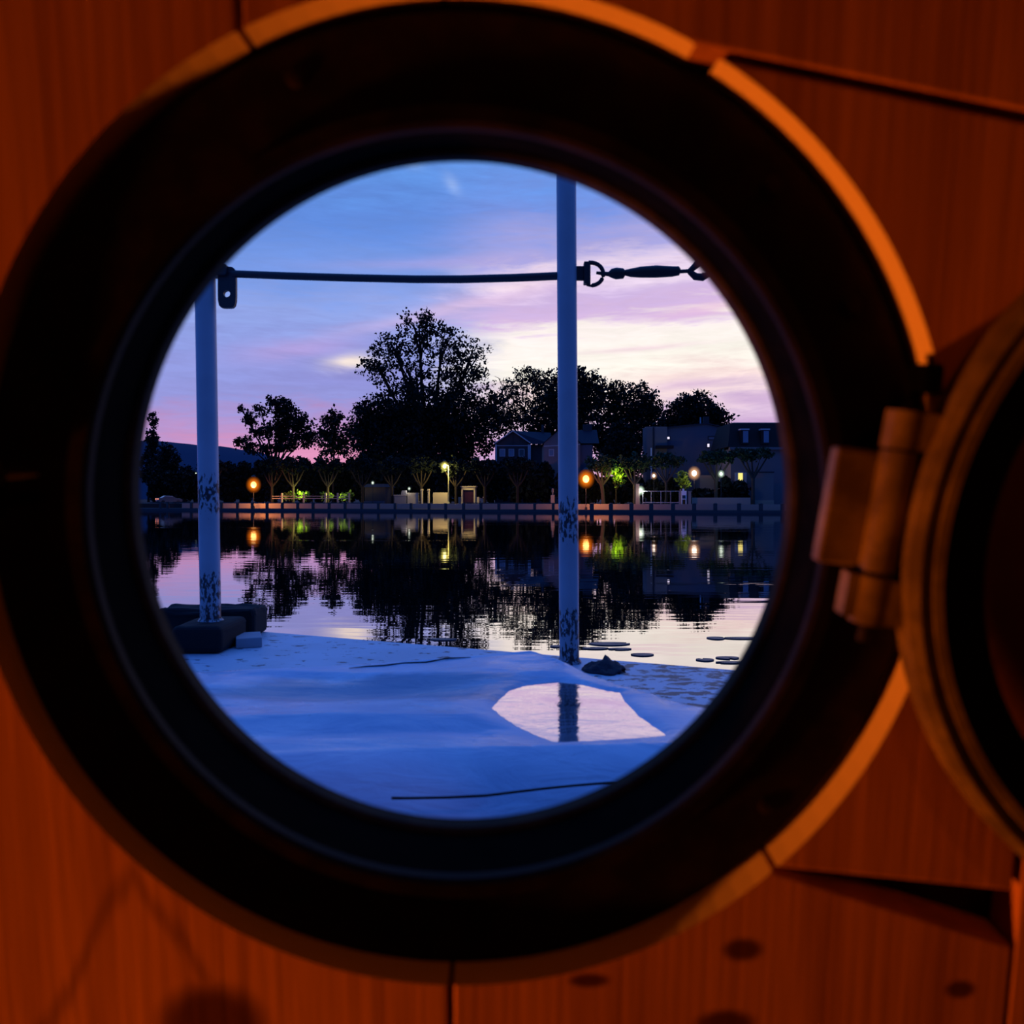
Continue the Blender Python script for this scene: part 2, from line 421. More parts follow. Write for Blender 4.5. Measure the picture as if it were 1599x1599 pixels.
sash = build('sash', MB().lathe(prof, 160, (LX, 0, 0)), 'brass', port, smooth=True); sash.matrix_local = sm
build('gasket', MB().lathe([(.1344, SY - .0045), (.1180, SY - .0020), (.1180, SY + .002), (.1344, SY + .003)], 128, (LX, 0, 0)), 'gasket', sash, smooth=True)
build('glass_pane', MB().lathe([(1e-5, SY - .0008), (.1179, SY - .0008), (.1179, SY + .0012), (1e-5, SY + .0012)], 128, (LX, 0, 0), closed=False), 'glass', sash)
build('knuckle', MB().tube([(0, 0, .0245), (0, 0, .0385)], .0068, 24).box((.012, -.0015, .0315), (.016, .009, .0135)), 'brass', sash, smooth=True)
build('knuckle', MB().tube([(0, 0, -.0415), (0, 0, -.0235)], .0068, 24).box((.010, -.0015, -.0325), (.020, .009, .0170)).box((-.006, .001, -.0315), (.009, .008, .016)), 'brass', sash, smooth=True)

light('cabin_lamp', (-1.08, .16, CAM - .74), (1, .23, .02), 82, .05)
light('cabin_fill', (.45, -1.2, CAM + .95), (1, .22, .02), 7, .08)  # unseen fill light added to lift the wall behind the sash glass

# ------------------------------------------------------------------ the deck outside
DZ = CAM - .51
edge = lambda X: 3.07 - .424 * (X + .99)
poly = [(-4.5, .32), (4.0, .32), (4.0, edge(4.0) if edge(4.0) > .5 else .9), (-4.5, edge(-4.5))]
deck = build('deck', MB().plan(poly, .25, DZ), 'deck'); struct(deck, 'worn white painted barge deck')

def pd(px, py, z):                                   # point on a level plane under a pixel
    Y = (CAM - z) * F / (py - HY); return Vector(((px - CX) * Y / F, Y, z))
PZ = CAM - .352
pud_px = [(768, 1106), (776, 1096), (795, 1079), (825, 1069), (870, 1064), (905, 1068), (940, 1077), (968, 1081), (976, 1096), (1000, 1120), (1042, 1149), (1000, 1153), (920, 1158), (868, 1160), (836, 1148), (806, 1134), (782, 1118)]
pud = [pd(a, b, PZ) for a, b in pud_px]
def sdist(X, Y):
    ins = False; best = 9
    for i in range(len(pud)):
        a, b = pud[i], pud[(i + 1) % len(pud)]
        if (a.y > Y) != (b.y > Y) and X < (b.x - a.x) * (Y - a.y) / (b.y - a.y) + a.x: ins = not ins
        dx, dy = b.x - a.x, b.y - a.y
        u = max(0, min(1, ((X - a.x) * dx + (Y - a.y) * dy) / (dx * dx + dy * dy)))
        best = min(best, math.hypot(X - a.x - u * dx, Y - a.y - u * dy))
    return -best if ins else best
cr = []
for px, py, Y in ((-100, 1062, 1.56), (300, 1052, 1.62), (490, 1043, 1.66), (620, 1034, 1.70), (720, 1027, 1.72), (830, 1017, 1.75), (880, 1034, 1.67), (915, 1053, 1.60), (970, 1076, 1.49), (1080, 1104, 1.36), (1300, 1140, 1.25)):
    p = at(px, py, Y); cr.append((p.x, p.y, p.z))
def sstep(t): t = max(0, min(1, t)); return t * t * (3 - 2 * t)
def tarp_z(X, Y):
    X = float(X); Y = float(Y); yc = np.interp(X, [c[0] for c in cr], [c[1] for c in cr]); zc = np.interp(X, [c[0] for c in cr], [c[2] for c in cr])
    yl = 1.105 + .10 * X
    base = CAM - .346
    if Y > yc: return zc + (DZ - .004 - zc) * sstep((Y - yc) / .30)
    tt = sstep((Y - (yc - .26)) / .26)
    z = base + (zc - base) * tt
    # broad folds
    z += .010 * noise.noise(Vector((X * 2.2 + 3, Y * 7, .3))) * (1 - .6 * tt)
    z += .005 * noise.noise(Vector((X * 5 + Y * 4, Y * 13 - X * 2, 1.7)))
    z += .009 * noise.noise(Vector((X * 8 + Y * 6, Y * 9 - X * 5, 5.1))) * math.exp(-((X - .03) / .16) ** 2 - ((Y - 1.60) / .10) ** 2)
    d = math.hypot((X + .30) / .30, (Y - 1.46) / .13)
    z -= .018 * (1 - sstep(d / 1.15))
    fade = 1 if X < -.05 else math.exp(-((X + .05) / .09) ** 2)
    z += fade * (.0075 * math.exp(-((Y - 1.265 - .10 * X) / .028) ** 2) - .006 * math.exp(-((Y - 1.195 - .10 * X) / .024) ** 2))
    z += .004 * math.exp(-((Y - 1.545 + .15 * X) / .02) ** 2) * (1 - sstep(abs(X + .35) / .35))
    s = sdist(X, Y)
    if s < .06:
        rim = PZ + .0045
        if s > 0: z = rim + (max(z, PZ + .003) - rim) * sstep(s / .06) - .005 * (1 - sstep(s / .012))
        else: z = PZ - .0005 - .010 * sstep(-s / .03)
    if Y < yl + .02:
        f = yl + .02 - Y
        zl = base + .004 - (f / .135) ** 1.7 * .062
        b = sstep(f / .02)
        z = z * (1 - b) + zl * b
    return z
xs = np.linspace(-2.2, 1.5, 300); ysn = np.concatenate([np.linspace(.90, 1.02, 14), np.linspace(1.025, 1.80, 170), np.linspace(1.81, 2.12, 22)])
mb = MB(); W = len(xs)
vs = [(X, Y, tarp_z(X, Y)) for Y in ysn for X in xs]
fs = [(j * W + i, j * W + i + 1, (j + 1) * W + i + 1, (j + 1) * W + i) for j in range(len(ysn) - 1) for i in range(W - 1)]
mb.add(vs, fs)
tarp = thing('tarpaulin', 'pale tarpaulin with folds stretched over the barge hatch, holding rainwater', 'tarpaulin', (0, 0, 0))
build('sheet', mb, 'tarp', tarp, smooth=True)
# hanging front of the sheet down to the deck
mb = MB(); z0 = [tarp_z(X, .90) for X in xs]
mb.add([(X, .90, z) for X, z in zip(xs, z0)] + [(X, .885, DZ) for X in xs], [(i, i + 1, W + i + 1, W + i) for i in range(W - 1)])
build('skirt', mb, 'tarp', tarp, smooth=True)
pts = []
for px, py in ((612, 1247), (640, 1247), (700, 1246), (760, 1243), (800, 1238), (850, 1232), (900, 1227), (950, 1223), (1000, 1219)):
    Y = 1.0
    for _ in range(12):
        p = at(px, py, Y); Y = (CAM - tarp_z(p.x, Y)) * F / (py - HY)
    pts.append(at(px, py, Y) + Vector((0, 0, .0005)))
build('seam_cord', MB().tube(pts, .0016, 8), 'rubber', tarp, smooth=True)
pts = []
for px, py in ((545, 1044), (575, 1041), (600, 1040), (630, 1036), (665, 1035), (700, 1030), (735, 1027)):
    Y = 1.66
    for _ in range(25):
        p = at(px, py, Y); Y += .5 * ((CAM - tarp_z(p.x, Y)) * F / (py - HY) - Y); Y = max(1.45, min(1.78, Y))
    p = at(px, py, Y); p.z = tarp_z(p.x, Y) + .001; pts.append(p)
build('hem_cord', MB().tube(pts, [.0006, .0012, .0018, .0014, .0018, .0014, .0005], 8), 'rubber', tarp, smooth=True)
mb = MB(); mb.plan([(p.x, p.y) for p in pud], PZ - .002, PZ)
tag(build('puddle', mb, 'puddle'), 'shallow rain puddle on the tarpaulin mirroring a post and pink sky', 'puddle')

# posts, cable and turnbuckle
def post(base, top, r, label, sl=0):
    o = thing('deck_post', label, 'post', base, 0, 'white deck posts')
    h = top - base[2]
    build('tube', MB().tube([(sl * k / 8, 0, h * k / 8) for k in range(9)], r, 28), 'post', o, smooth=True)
    build('foot_plate', MB().lathe([(1e-5, .012), (r * 1.05, .012), (r * 1.25, .004), (r * 1.25, 0), (1e-5, 0)], 28, axis='z', closed=False), 'post', o, smooth=True)
    return o
YL, YR = 2.75, 2.476
bl = at(329, 977, YL); bl.z = CAM - .425
pl = post(bl, CAM + .80, .0345, 'chipped white deck post standing by the black blocks', sl=at(320, 440, YL).x - bl.x)
br = Vector((at(889, 1035, YR).x, YR, DZ))
pr = post(br, CAM + 1.35, .0305, 'white deck post beside the puddle with a turnbuckle on it', sl=at(883, 240, YR).x - br.x)
cab = thing('guard_cable', 'black sheathed guard cable strung between the two white posts', 'cable', at(356, 428, YL))
o0 = cab.location
pts = [at(px, py, YL + (YR - YL) * (px - 356) / 524) - o0 for px, py in ((345, 427), (372, 428), (450, 431), (550, 434), (650, 436), (720, 436), (800, 434), (870.5, 431))]
build('cable', MB().tube(pts, .0125, 14), 'rope_black', cab, smooth=True)
def loop_prism(outer, inner, y0, y1):
    mb = MB(); n = len(outer); vs = []
    for y in (y0, y1):
        vs += [(a, y, b) for a, b in outer] + [(a, y, b) for a, b in inner]
    fs = []
    for i in range(n):
        j = (i + 1) % n
        fs += [(i, j, n + j, n + i), (2 * n + i, 3 * n + i, 3 * n + j, 2 * n + j), (i, 2 * n + i, 2 * n + j, j), (n + i, n + j, 3 * n + j, 3 * n + i)]
    return mb.add(vs, fs)
k = YL / F
ow, n = [], 32
for i in range(n):
    q = 2 * PI * i / n; c, s_ = math.cos(q), math.sin(q); e = 5
    rr = 1 / (abs(c) ** e + abs(s_) ** e) ** (1 / e)
    ow.append((c * rr * 14 * k, s_ * rr * 32 * k - 22 * k))
iw = [(math.cos(2 * PI * i / n) * 5.2 * k, math.sin(2 * PI * i / n) * 5.2 * k - 32 * k) for i in range(n)]
build('end_bracket', loop_prism(ow, iw, -.012, .004), 'rope_black', cab, smooth=True)
build('bracket_clamp', MB().box((-16 * k, 0, 4 * k), (34 * k, .055, 17 * k)), 'rope_black', cab, bevel=.004)

tb = thing('turnbuckle', 'dark iron turnbuckle shackled to the post above the puddle', 'turnbuckle', at(904, 428, YR))
k = YR / F
P = lambda px, py: ((px - 904) * k, 0, (428 - py) * k)
build('eye_plate', MB().box(P(909, 427), (22 * k, .012, 22 * k)).box(P(916, 427), (9 * k, .03, 34 * k)), 'iron', tb, bevel=.002)
sh = [P(919 + 23 * math.sin(q) ** .8 if math.sin(q) > 0 else 919, 428 - 18 * math.cos(q)) for q in np.linspace(0, PI, 17)]
build('shackle', MB().tube(sh + [sh[0]], 3.3 * k, 10), 'iron', tb, smooth=True)
build('body', MB().tube([P(a, b) for a, b in ((931, 426), (940, 427), (950, 428), (955, 427), (962, 427), (973, 427), (976, 426), (985, 426), (1000, 425), (1025, 424), (1050, 424), (1060, 423), (1062, 423))],
      [2.2 * k, 3 * k, 3.5 * k, 7 * k, 9 * k, 8 * k, 4.5 * k, 6.5 * k, 8.5 * k, 9.5 * k, 8 * k, 7 * k, 4 * k], 14), 'iron', tb, smooth=True)
build('rod', MB().tube([P(1060, 424), P(1080, 423)], 3 * k, 10), 'iron', tb, smooth=True)
cl = [P(a, b) for a, b in ((1076, 424), (1084, 417), (1093, 408), (1102, 405), (1110, 409))]
build('fork', MB().tube(cl, [4 * k, 5 * k, 7 * k, 7 * k, 4 * k], 12).tube([P(a, b) for a, b in ((1076, 424), (1086, 432), (1097, 433), (1108, 428))], [4 * k, 6 * k, 6 * k, 4 * k], 12), 'iron', tb, smooth=True)
build('stay', MB().tube([P(1096, 429), P(1180, 428), P(1420, 424)], 3 * k, 10), 'iron', tb, smooth=True)

# black blocks on the left
def rough_block(name, c, d, label, cat, jag, seed, rz=0):
    bm = bmesh.new(); bmesh.ops.create_cube(bm, size=1)
    bmesh.ops.scale(bm, vec=d, verts=bm.verts)
    bmesh.ops.bevel(bm, geom=list(bm.edges), offset=.018, segments=3, affect='EDGES', profile=.5)
    bmesh.ops.subdivide_edges(bm, edges=list(bm.edges), cuts=4, use_grid_fill=True)
    for v in bm.verts:
        if v.co.z > d[2] * .2:
            v.co += Vector((noise.noise(v.co * 40 + Vector((seed, 0, 0))), noise.noise(v.co * 40 + Vector((0, seed, 0))), noise.noise(v.co * 55 + Vector((0, 0, seed))))) * jag
    me = bpy.data.meshes.new(name); bm.to_mesh(me); bm.free(); me.materials.append(M['rubber'])
    o = bpy.data.objects.new(name, me); COL.objects.link(o); o.location = c; o.rotation_euler.z = rz
    return tag(o, label, cat)
a, b = at(265, 1022, 2.607), at(345, 1022, 2.607)
rough_block('fender_block', ((a.x + b.x) / 2, 2.607 + .13, DZ + .045), (b.x - a.x, .26, .088), 'square black block under the foot of the deck post nearest the black pair', 'block', .002, 3)
a, b = at(240, 1000, 2.90), at(396, 1000, 2.90)
rough_block('rubber_fender', ((a.x + b.x) / 2, 2.99, DZ + .052), (b.x - a.x, .17, .105), 'long black rubber fender with ragged top behind the square block', 'fender', .014, 9)
p = at(366, 1004, 2.72)
tag(build('wood_offcut', MB().box((0, 0, .017), (.085, .13, .034), rz=.35), 'trim', bevel=.003, loc=(p.x + .028, 2.78, DZ)), 'pale offcut of board lying against the black blocks', 'board')
p = pd(938, 1046, DZ)
bm = bmesh.new(); bmesh.ops.create_icosphere(bm, subdivisions=4, radius=1)
for v in bm.verts:
    n_ = noise.noise(v.co * 2.2 + Vector((5, 1, 2)))
    v.co = Vector((v.co.x * .062 * (1 + .35 * n_), v.co.y * .07 * (1 + .35 * n_), max(0, v.co.z) * .022 * (1 + .9 * noise.noise(v.co * 4)) + (.016 * math.exp(-((v.co.x - .1) / .16) ** 2 - (v.co.y / .4) ** 2) if v.co.z > .2 else 0)))
me = bpy.data.meshes.new('rag'); bm.to_mesh(me); bm.free(); me.materials.append(M['slate'])
for q in me.polygons: q.use_smooth = True
o = bpy.data.objects.new('rag', me); COL.objects.link(o); o.location = (p.x + .01, p.y, DZ)
tag(o, 'small dark crumpled rag on the deck beside the right hand post foot', 'rag')

# ------------------------------------------------------------------ the river
mb = MB(); mb.add([(-400, 2.0, 0), (400, 2.0, 0), (400, 200, 0), (-400, 200, 0)], [(0, 1, 2, 3)])
struct(build('river', mb, 'river'), 'still dark river mirroring trees, lamps and sky')

def lily(px, py, wpx, hpx, label, rot):
    Y = CAM * F / (py - HY); w = wpx * Y / F / 2; d = max(hpx, 2) / 2 * Y / (py - HY)
    n = 28; poly = [(0, 0)]
    for i in range(n + 1):
        q = rot + .22 + (2 * PI - .44) * i / n; r = 1 + .05 * math.sin(3 * q)
        poly.append((w * r * math.cos(q), d * r * math.sin(q)))
    o = build('lily_pad', MB().plan(poly, 0, .012), 'pad', loc=((px - CX) * Y / F, Y, .001), bevel=0)
    tag(o, label, 'lily pad', 'lily pads on the river')
lily(952, 1006, 64, 5, 'longest lily pad of the cluster just behind the turnbuckle post', .4)
lily(930, 1013, 40, 3, 'narrow lily pad at the near side of the cluster by the post', 2.2)
lily(968, 1014, 36, 3, 'small lily pad tucked under the longest pad of the cluster', 4.0)
lily(872, 1010, 26, 3, 'lily pad half hidden behind the turnbuckle post', 1.0)
lily(1003, 1023, 36, 4, 'single lily pad alone between the two clusters', 3.0)
lily(1118, 997, 28, 4, 'rounded lily pad at the end of the long dark pair far from the deck', .3)
lily(1158, 997, 60, 3, 'long thin lily pad reaching to the porthole rim', 2.7)
lily(1101, 1031, 28, 4, 'lily pad nearest the post in the pair close above the deck edge', 1.9)
lily(1136, 1028, 36, 4, 'upper lily pad of the cluster close above the worn deck edge', 5.0)
lily(1140, 1035, 44, 3, 'lowest lily pad nearest the worn deck edge', 3.6)
lily(692, 999, 42, 3, 'pale lily pad just beyond the tarpaulin crest', .8)

# ------------------------------------------------------------------ the far bank
GZ, RZ = .4, 1.15                                    # quay edge; the road and gardens behind the low wall
Yb = lambda px: 1 / (.00714 + (px - 230) / 990 * .00179)
BA = math.atan2(-28, 101.5)                          # the bank runs nearer towards the houses
b0 = Vector((-63.8, 140, 0)); bd = Vector((math.cos(BA), math.sin(BA), 0)); bn = Vector((-bd.y, bd.x, 0))
def strip(name, m, t0, t1, o0, o1, z0, z1):
    c = [b0 + bd * t0 + bn * o0, b0 + bd * t1 + bn * o0, b0 + bd * t1 + bn * o1, b0 + bd * t0 + bn * o1]
    return build(name, MB().plan([(p.x, p.y) for p in c], z0, z1), m)
def bt(px, off=0.0):
    """distance along the bank under an image column, for things OFF metres behind the quay edge"""
    s = (px - CX) / F; p = b0 + bn * off
    return (s * p.y - p.x) / (bd.x - s * bd.y)
def bp(px, off, z=None):
    if z is None: z = RZ if off > 4.9 else GZ
    q = b0 + bn * off + bd * bt(px, off); return Vector((q.x, q.y, z))
def sz(px, py, off): return CAM + (HY - py) * bp(px, off).y / F      # height of a row above a bank column
struct(strip('quay_wall', 'stone_dark', -200, 220, 0, 1.2, -.5, GZ), 'dark stone quay wall along the far water line')
struct(strip('ground', 'grass', -300, 330, 1.2, 4.9, -.5, GZ - .005), 'towpath along the far quay')
struct(strip('road', 'grass', -300, 330, 4.9, 330, -.5, RZ - .005), 'raised ground of the far bank')
lw = strip('low_wall', 'stone_pale', bt(284, 4.5), bt(1300, 4.5), 4.5, 4.9, GZ, GZ + .85)
tag(lw, 'long pale low wall behind the quay posts, lit orange by the lamps', 'wall')
lw = strip('low_wall', 'stone_pale', bt(1080, 5.5), bt(1172, 5.5), 5.5, 5.9, RZ, sz(1120, 777, 5.5))
tag(lw, 'pale low wall under the dark hedge of the house with dormers', 'wall')

# quay rail with its posts, and the free standing bollards
gr = thing('quay_railing', 'dark railing on stub posts along the far quay left of the houses', 'railing', bp(560, .5, GZ + .005), BA)
t0 = bt(560, .5)
pxs = [251, 262, 299, 322, 346, 371, 394, 417, 441, 465, 489, 514, 539, 565, 591, 617, 642, 670, 696, 724, 751, 779, 807, 835, 864]
for px in pxs:
    build('post', MB().box((bt(px, .5) - t0, 0, .48), (.42, .36, .96)), 'bollard', gr, bevel=.04)
for a, b, z in ((bt(235, .5), bt(596, .5), .98), (bt(724, .5), bt(868, .5), .98)):
    build('top_rail', MB().box(((a + b) / 2 - t0, 0, z), (b - a, .16, .13)), 'bollard', gr)
bo = None
for px, h in ((924, 1.0), (954, 1.0), (986, 1.0), (1017, .95), (1051, 1.0), (1084, 1.0), (1117, 1.0), (1154, 1.0), (1188, 1.05), (1222, 1.0)):
    if bo is None:
        bo = build('mooring_bollard', MB().box((0, 0, .44), (.56, .5, .88)).lathe([(.30, .86), (.31, .95), (.22, 1.04), (1e-5, 1.06)], 16, axis='z', closed=False), 'bollard', bevel=0)
        o = bo
    else:
        o = bo.copy(); COL.objects.link(o)
    o.location = bp(px, .6, GZ + .006); o.rotation_euler.z = BA
    tag(o, 'squat dark bollard on the quay edge in front of the houses', 'bollard', 'bollards along the quay by the houses')

# ---- street lamps
def lamp(px, py, off, r, kind, label, pole_px=None, power=0, color=(1, 1, 1), base=True, lgt=(0, -.9, -.2), pm='iron'):
    b = bp(pole_px or px, off); z0 = b.z; top = bp(px, off); top.z = sz(px, py, off)
    o = thing('street_lamp', label, 'lamp', b, BA)
    h = top.z - z0; dx = (top.x - b.x)
    if base:
        if abs(dx) < .05:
            build('pole', MB().tube([(0, 0, 0), (0, 0, .5), (0, 0, h - r)], [.10, .06, .045], 10), pm, o, smooth=True)
        else:
            build('pole', MB().tube([(0, 0, 0), (0, 0, h - .3), (0, 0, h + .15), (dx * .5, 0, h + .2), (dx, 0, h + r * .7)], [.10, .09, .14, .10, .05], 10), pm, o, smooth=True)
        build('foot', MB().lathe([(1e-5, 0), (.22, 0), (.18, .3), (.10, .45), (1e-5, .46)], 14, axis='z', closed=False), pm, o, smooth=True)
    halo = build('halo_ball', MB().ball((0, 0, 0), r, 20, 12, 1.15), kind, o, smooth=True); halo.location = (dx, 0, h)  # oversized glow ball drawing the bloom around the bulb
    bu = build('bulb', MB().ball((0, 0, 0), r * .36, 16, 10, 1.15), kind + '_bulb', halo, smooth=True)
    build('cap', MB().lathe([(r * .30, r * 1.02), (r * .2, r * 1.15), (1e-5, r * 1.25)], 14, axis='z', closed=False), 'iron', halo, smooth=True)
    if power:
        light('lamp_light', (top.x + lgt[0], top.y - r - .15 + lgt[1], top.z + lgt[2]), color, power, .25)
    return o
OR = (1, .33, .07)
lamp(396, 757, 2.2, 1.35, 'amber', 'amber lamp in an added halo ball glowing above the quay railing before the dark trees', power=3400, color=OR, lgt=(0, .4, -.9))
lamp(915, 748, 1.6, 1.4, 'amber', 'amber lamp in an added halo ball on a thin pole just right of the tall white post', power=2600, color=OR, lgt=(0, .4, -.9))
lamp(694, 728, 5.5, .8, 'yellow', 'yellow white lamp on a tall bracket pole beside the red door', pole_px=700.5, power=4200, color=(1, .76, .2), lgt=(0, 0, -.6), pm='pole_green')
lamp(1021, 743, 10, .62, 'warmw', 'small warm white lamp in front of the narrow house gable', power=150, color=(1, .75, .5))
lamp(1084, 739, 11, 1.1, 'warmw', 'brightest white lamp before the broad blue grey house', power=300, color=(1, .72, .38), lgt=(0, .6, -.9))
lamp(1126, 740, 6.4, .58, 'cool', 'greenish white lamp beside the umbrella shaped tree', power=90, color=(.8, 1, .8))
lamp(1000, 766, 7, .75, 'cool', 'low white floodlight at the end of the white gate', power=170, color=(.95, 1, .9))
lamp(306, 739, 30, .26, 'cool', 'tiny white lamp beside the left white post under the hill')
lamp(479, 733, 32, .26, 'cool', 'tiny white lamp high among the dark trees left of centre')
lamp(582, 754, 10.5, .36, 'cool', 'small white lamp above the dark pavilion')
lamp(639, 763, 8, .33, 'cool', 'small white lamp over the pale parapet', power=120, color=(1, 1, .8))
light('hedge_light', bp(466, 6.9, 3.3), (.95, 1, .25), 900, .3)
light('hedge_light', bp(522, 6.9, 3.3), (1, .95, .3), 600, .3)
light('foliage_light', bp(963, 7.0, 6.0), (.9, 1, .12), 620, .3)

# ---- foliage
def leaves(name, parent, blobs, n, leaf, m, clump=.6, per=16, edge_bias=.42):
    w = np.array([b[6] * b[3] * b[5] for b in blobs]); w = w / w.sum(); B = np.array([b[:6] for b in blobs])
    nc = max(1, n // per)
    idx = rng.choice(len(blobs), nc, p=w)
    d = rng.normal(size=(nc, 3)); d /= np.linalg.norm(d, axis=1)[:, None]
    rad = rng.random(nc) ** edge_bias
    cc = B[idx, :3] + d * rad[:, None] * B[idx, 3:6]
    c = np.repeat(cc, per, 0) + rng.normal(size=(nc * per, 3)) * clump * np.array([1, 1, .75])
    N = len(c)
    a = rng.normal(size=(N, 3)); a /= np.linalg.norm(a, axis=1)[:, None]
    b = np.cross(a, rng.normal(size=(N, 3))); b /= np.linalg.norm(b, axis=1)[:, None] + 1e-9
    s = leaf * (.6 + .8 * rng.random(N))[:, None]
    V = np.empty((N, 4, 3)); V[:, 0] = c + a * s; V[:, 1] = c + b * s * .62; V[:, 2] = c - a * s; V[:, 3] = c - b * s * .62
    V[:, :, 2] = np.maximum(V[:, :, 2], .05)
    me = bpy.data.meshes.new(name)
    me.vertices.add(N * 4); me.vertices.foreach_set('co', V.reshape(-1).astype(np.float32))
    me.loops.add(N * 4); me.loops.foreach_set('vertex_index', np.arange(N * 4, dtype=np.int32))
    me.polygons.add(N); me.polygons.foreach_set('loop_start', np.arange(0, N * 4, 4, dtype=np.int32))
    me.update(calc_edges=True); me.materials.append(M[m])
    o = bpy.data.objects.new(name, me); COL.objects.link(o); o.parent = parent
    return o

def limbs(mb, p, blobs, r0, n_sub=3):
    p = Vector(p)
    for b in blobs:
        q = Vector(b[:3]); mid = (p * .45 + q * .55) + Vector((random.uniform(-.6, .6), random.uniform(-.6, .6), -.2)) * .6
        mb.tube([p, mid, q], [r0, r0 * .7, r0 * .35], 7)
        for k in range(n_sub):
            e = q + Vector((random.uniform(-1, 1) * b[3], random.uniform(-1, 1) * b[4], random.uniform(.1, 1) * b[5])) * .75
            mb.tube([mid.lerp(q, random.uniform(.2, 1)), (q + e) / 2 + Vector((0, 0, .2)), e], [r0 * .4, r0 * .28, r0 * .1], 5)

def tree(name, label, off, base_px, blobs_px, n, leaf, m='leaf_black', trunk=.45, group=None, clump=.6, bark='bark', fork=.45, depth=.8, cat='tree', per=16, nsub=3, eb=.42):
    b = bp(base_px, off); k = b.y / F
    o = thing(name, label, cat, b, 0, group)
    bl = []
    for px, py, rx, ry, w in blobs_px:
        bl.append(((px - base_px) * k, random.uniform(-.25, .25) * rx * k, CAM + (HY - py) * k - b.z, rx * k, max(rx * k * depth, .8), ry * k, w))
    zc = sum(q[2] for q in bl) / len(bl); f = max(1.0, zc * fork)
    mb = MB(); mb.tube([(0, 0, -.05), (.05 * trunk, 0, f * .5), (0, 0, f)], [trunk * 1.25, trunk, trunk * .85], 12)
    limbs(mb, (0, 0, f * .96), bl, trunk * .6, nsub)
    build('trunk', mb, bark, o, smooth=True)
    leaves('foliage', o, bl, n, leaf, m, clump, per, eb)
    return o

# the tall tree and its neighbours, back row
tree('tall_tree', 'tallest tree of the bank, airy crown over a broad black base', 46, 668,
     [(655, 515, 38, 32, .62), (618, 545, 38, 26, .5), (690, 540, 42, 34, .5), (735, 565, 32, 36, .5), (590, 575, 32, 24, .42), (650, 580, 70, 34, .36), (720, 600, 45, 30, .7),
      (660, 640, 90, 45, 1.6), (590, 670, 45, 50, 1.6), (720, 670, 70, 55, 1.8), (645, 710, 95, 45, 1.8), (570, 650, 20, 30, .8), (775, 640, 25, 40, .9), (640, 680, 100, 50, 1.6)], 46000, .36, trunk=.9, clump=.62, nsub=5)
tree('bushy_tree', 'medium bushy tree on the river bank between hill and tall tree', 36, 430,
     [(436, 632, 22, 13, 1), (452, 655, 24, 18, 1), (408, 640, 13, 9, .8), (388, 655, 15, 11, .8), (402, 674, 20, 12, .8), (436, 672, 26, 16, 1), (472, 662, 15, 16, 1), (478, 684, 17, 14, 1), (450, 692, 30, 12, .8), (382, 690, 14, 9, .8), (376, 636, 5, 6, .3), (412, 700, 40, 9, .8)], 6400, .34, trunk=.35, clump=.42)
tree('slim_tree', 'slim small tree with thin crown next to the tall tree', 21, 520,
     [(520, 655, 15, 15, .9), (512, 680, 22, 18, .8), (532, 685, 18, 20, .7), (520, 705, 28, 10, .6)], 2300, .32, trunk=.2, clump=.45)
tree('airy_tree', 'thin see-through tree between the tall tree and the dense dome', 70, 815,
     [(825, 585, 26, 16, .9), (845, 600, 22, 18, .8), (800, 610, 30, 20, .5), (785, 595, 20, 14, .35), (815, 640, 32, 26, .55), (790, 655, 26, 24, .8)], 4200, .30, trunk=.3, clump=.5, nsub=5)
tree('dome_tree', 'dense black dome shaped tree behind the tall white post', 58, 885,
     [(880, 610, 48, 34, 1), (875, 660, 62, 50, 1.6), (915, 625, 34, 30, 1), (908, 590, 26, 16, .7)], 15000, .36, trunk=.6, clump=.5)
tree('broad_tree', 'broad dark tree rising behind the houses, nearest the dome', 76, 985,
     [(955, 630, 34, 34, 1), (990, 635, 42, 38, 1), (1015, 655, 32, 42, 1.2), (965, 680, 50, 36, 1.4), (935, 605, 14, 14, .6), (938, 685, 22, 26, 1.3)], 14000, .36, trunk=.6, clump=.55)
tree('feathery_tree', 'feathery dark tree above the broad blue grey house', 44, 1085,
     [(1070, 645, 28, 28, 1), (1100, 645, 30, 22, 1), (1085, 625, 26, 15, .7), (1125, 650, 20, 16, .7), (1060, 670, 36, 28, 1.2), (1105, 670, 40, 20, 1)], 9500, .33, trunk=.45, clump=.5)
tree('cone_tree', 'dark cone shaped evergreen between the two white houses', 18.5, 972,
     [(970, 672, 14, 16, 1), (971, 695, 26, 22, 1.4), (972, 715, 34, 24, 1.6), (955, 725, 24, 20, 1), (985, 730, 28, 20, 1)], 8000, .30, trunk=.3, clump=.35, fork=.3)
tree('poplar', 'narrow dark poplar at the porthole edge by the parked car', 44, 232,
     [(240, 655, 6, 14, 1), (238, 690, 11, 26, 1.2), (236, 730, 18, 30, 1.4)], 3600, .3, trunk=.25, clump=.3, fork=.25)
tree('dark_conifer', 'low dark conifer between poplar and the blue hill', 34, 262,
     [(258, 705, 10, 16, 1), (264, 725, 18, 24, 1.3), (250, 740, 20, 24, 1.2), (290, 745, 28, 18, 1.2)], 4600, .3, trunk=.25, clump=.35, fork=.25)
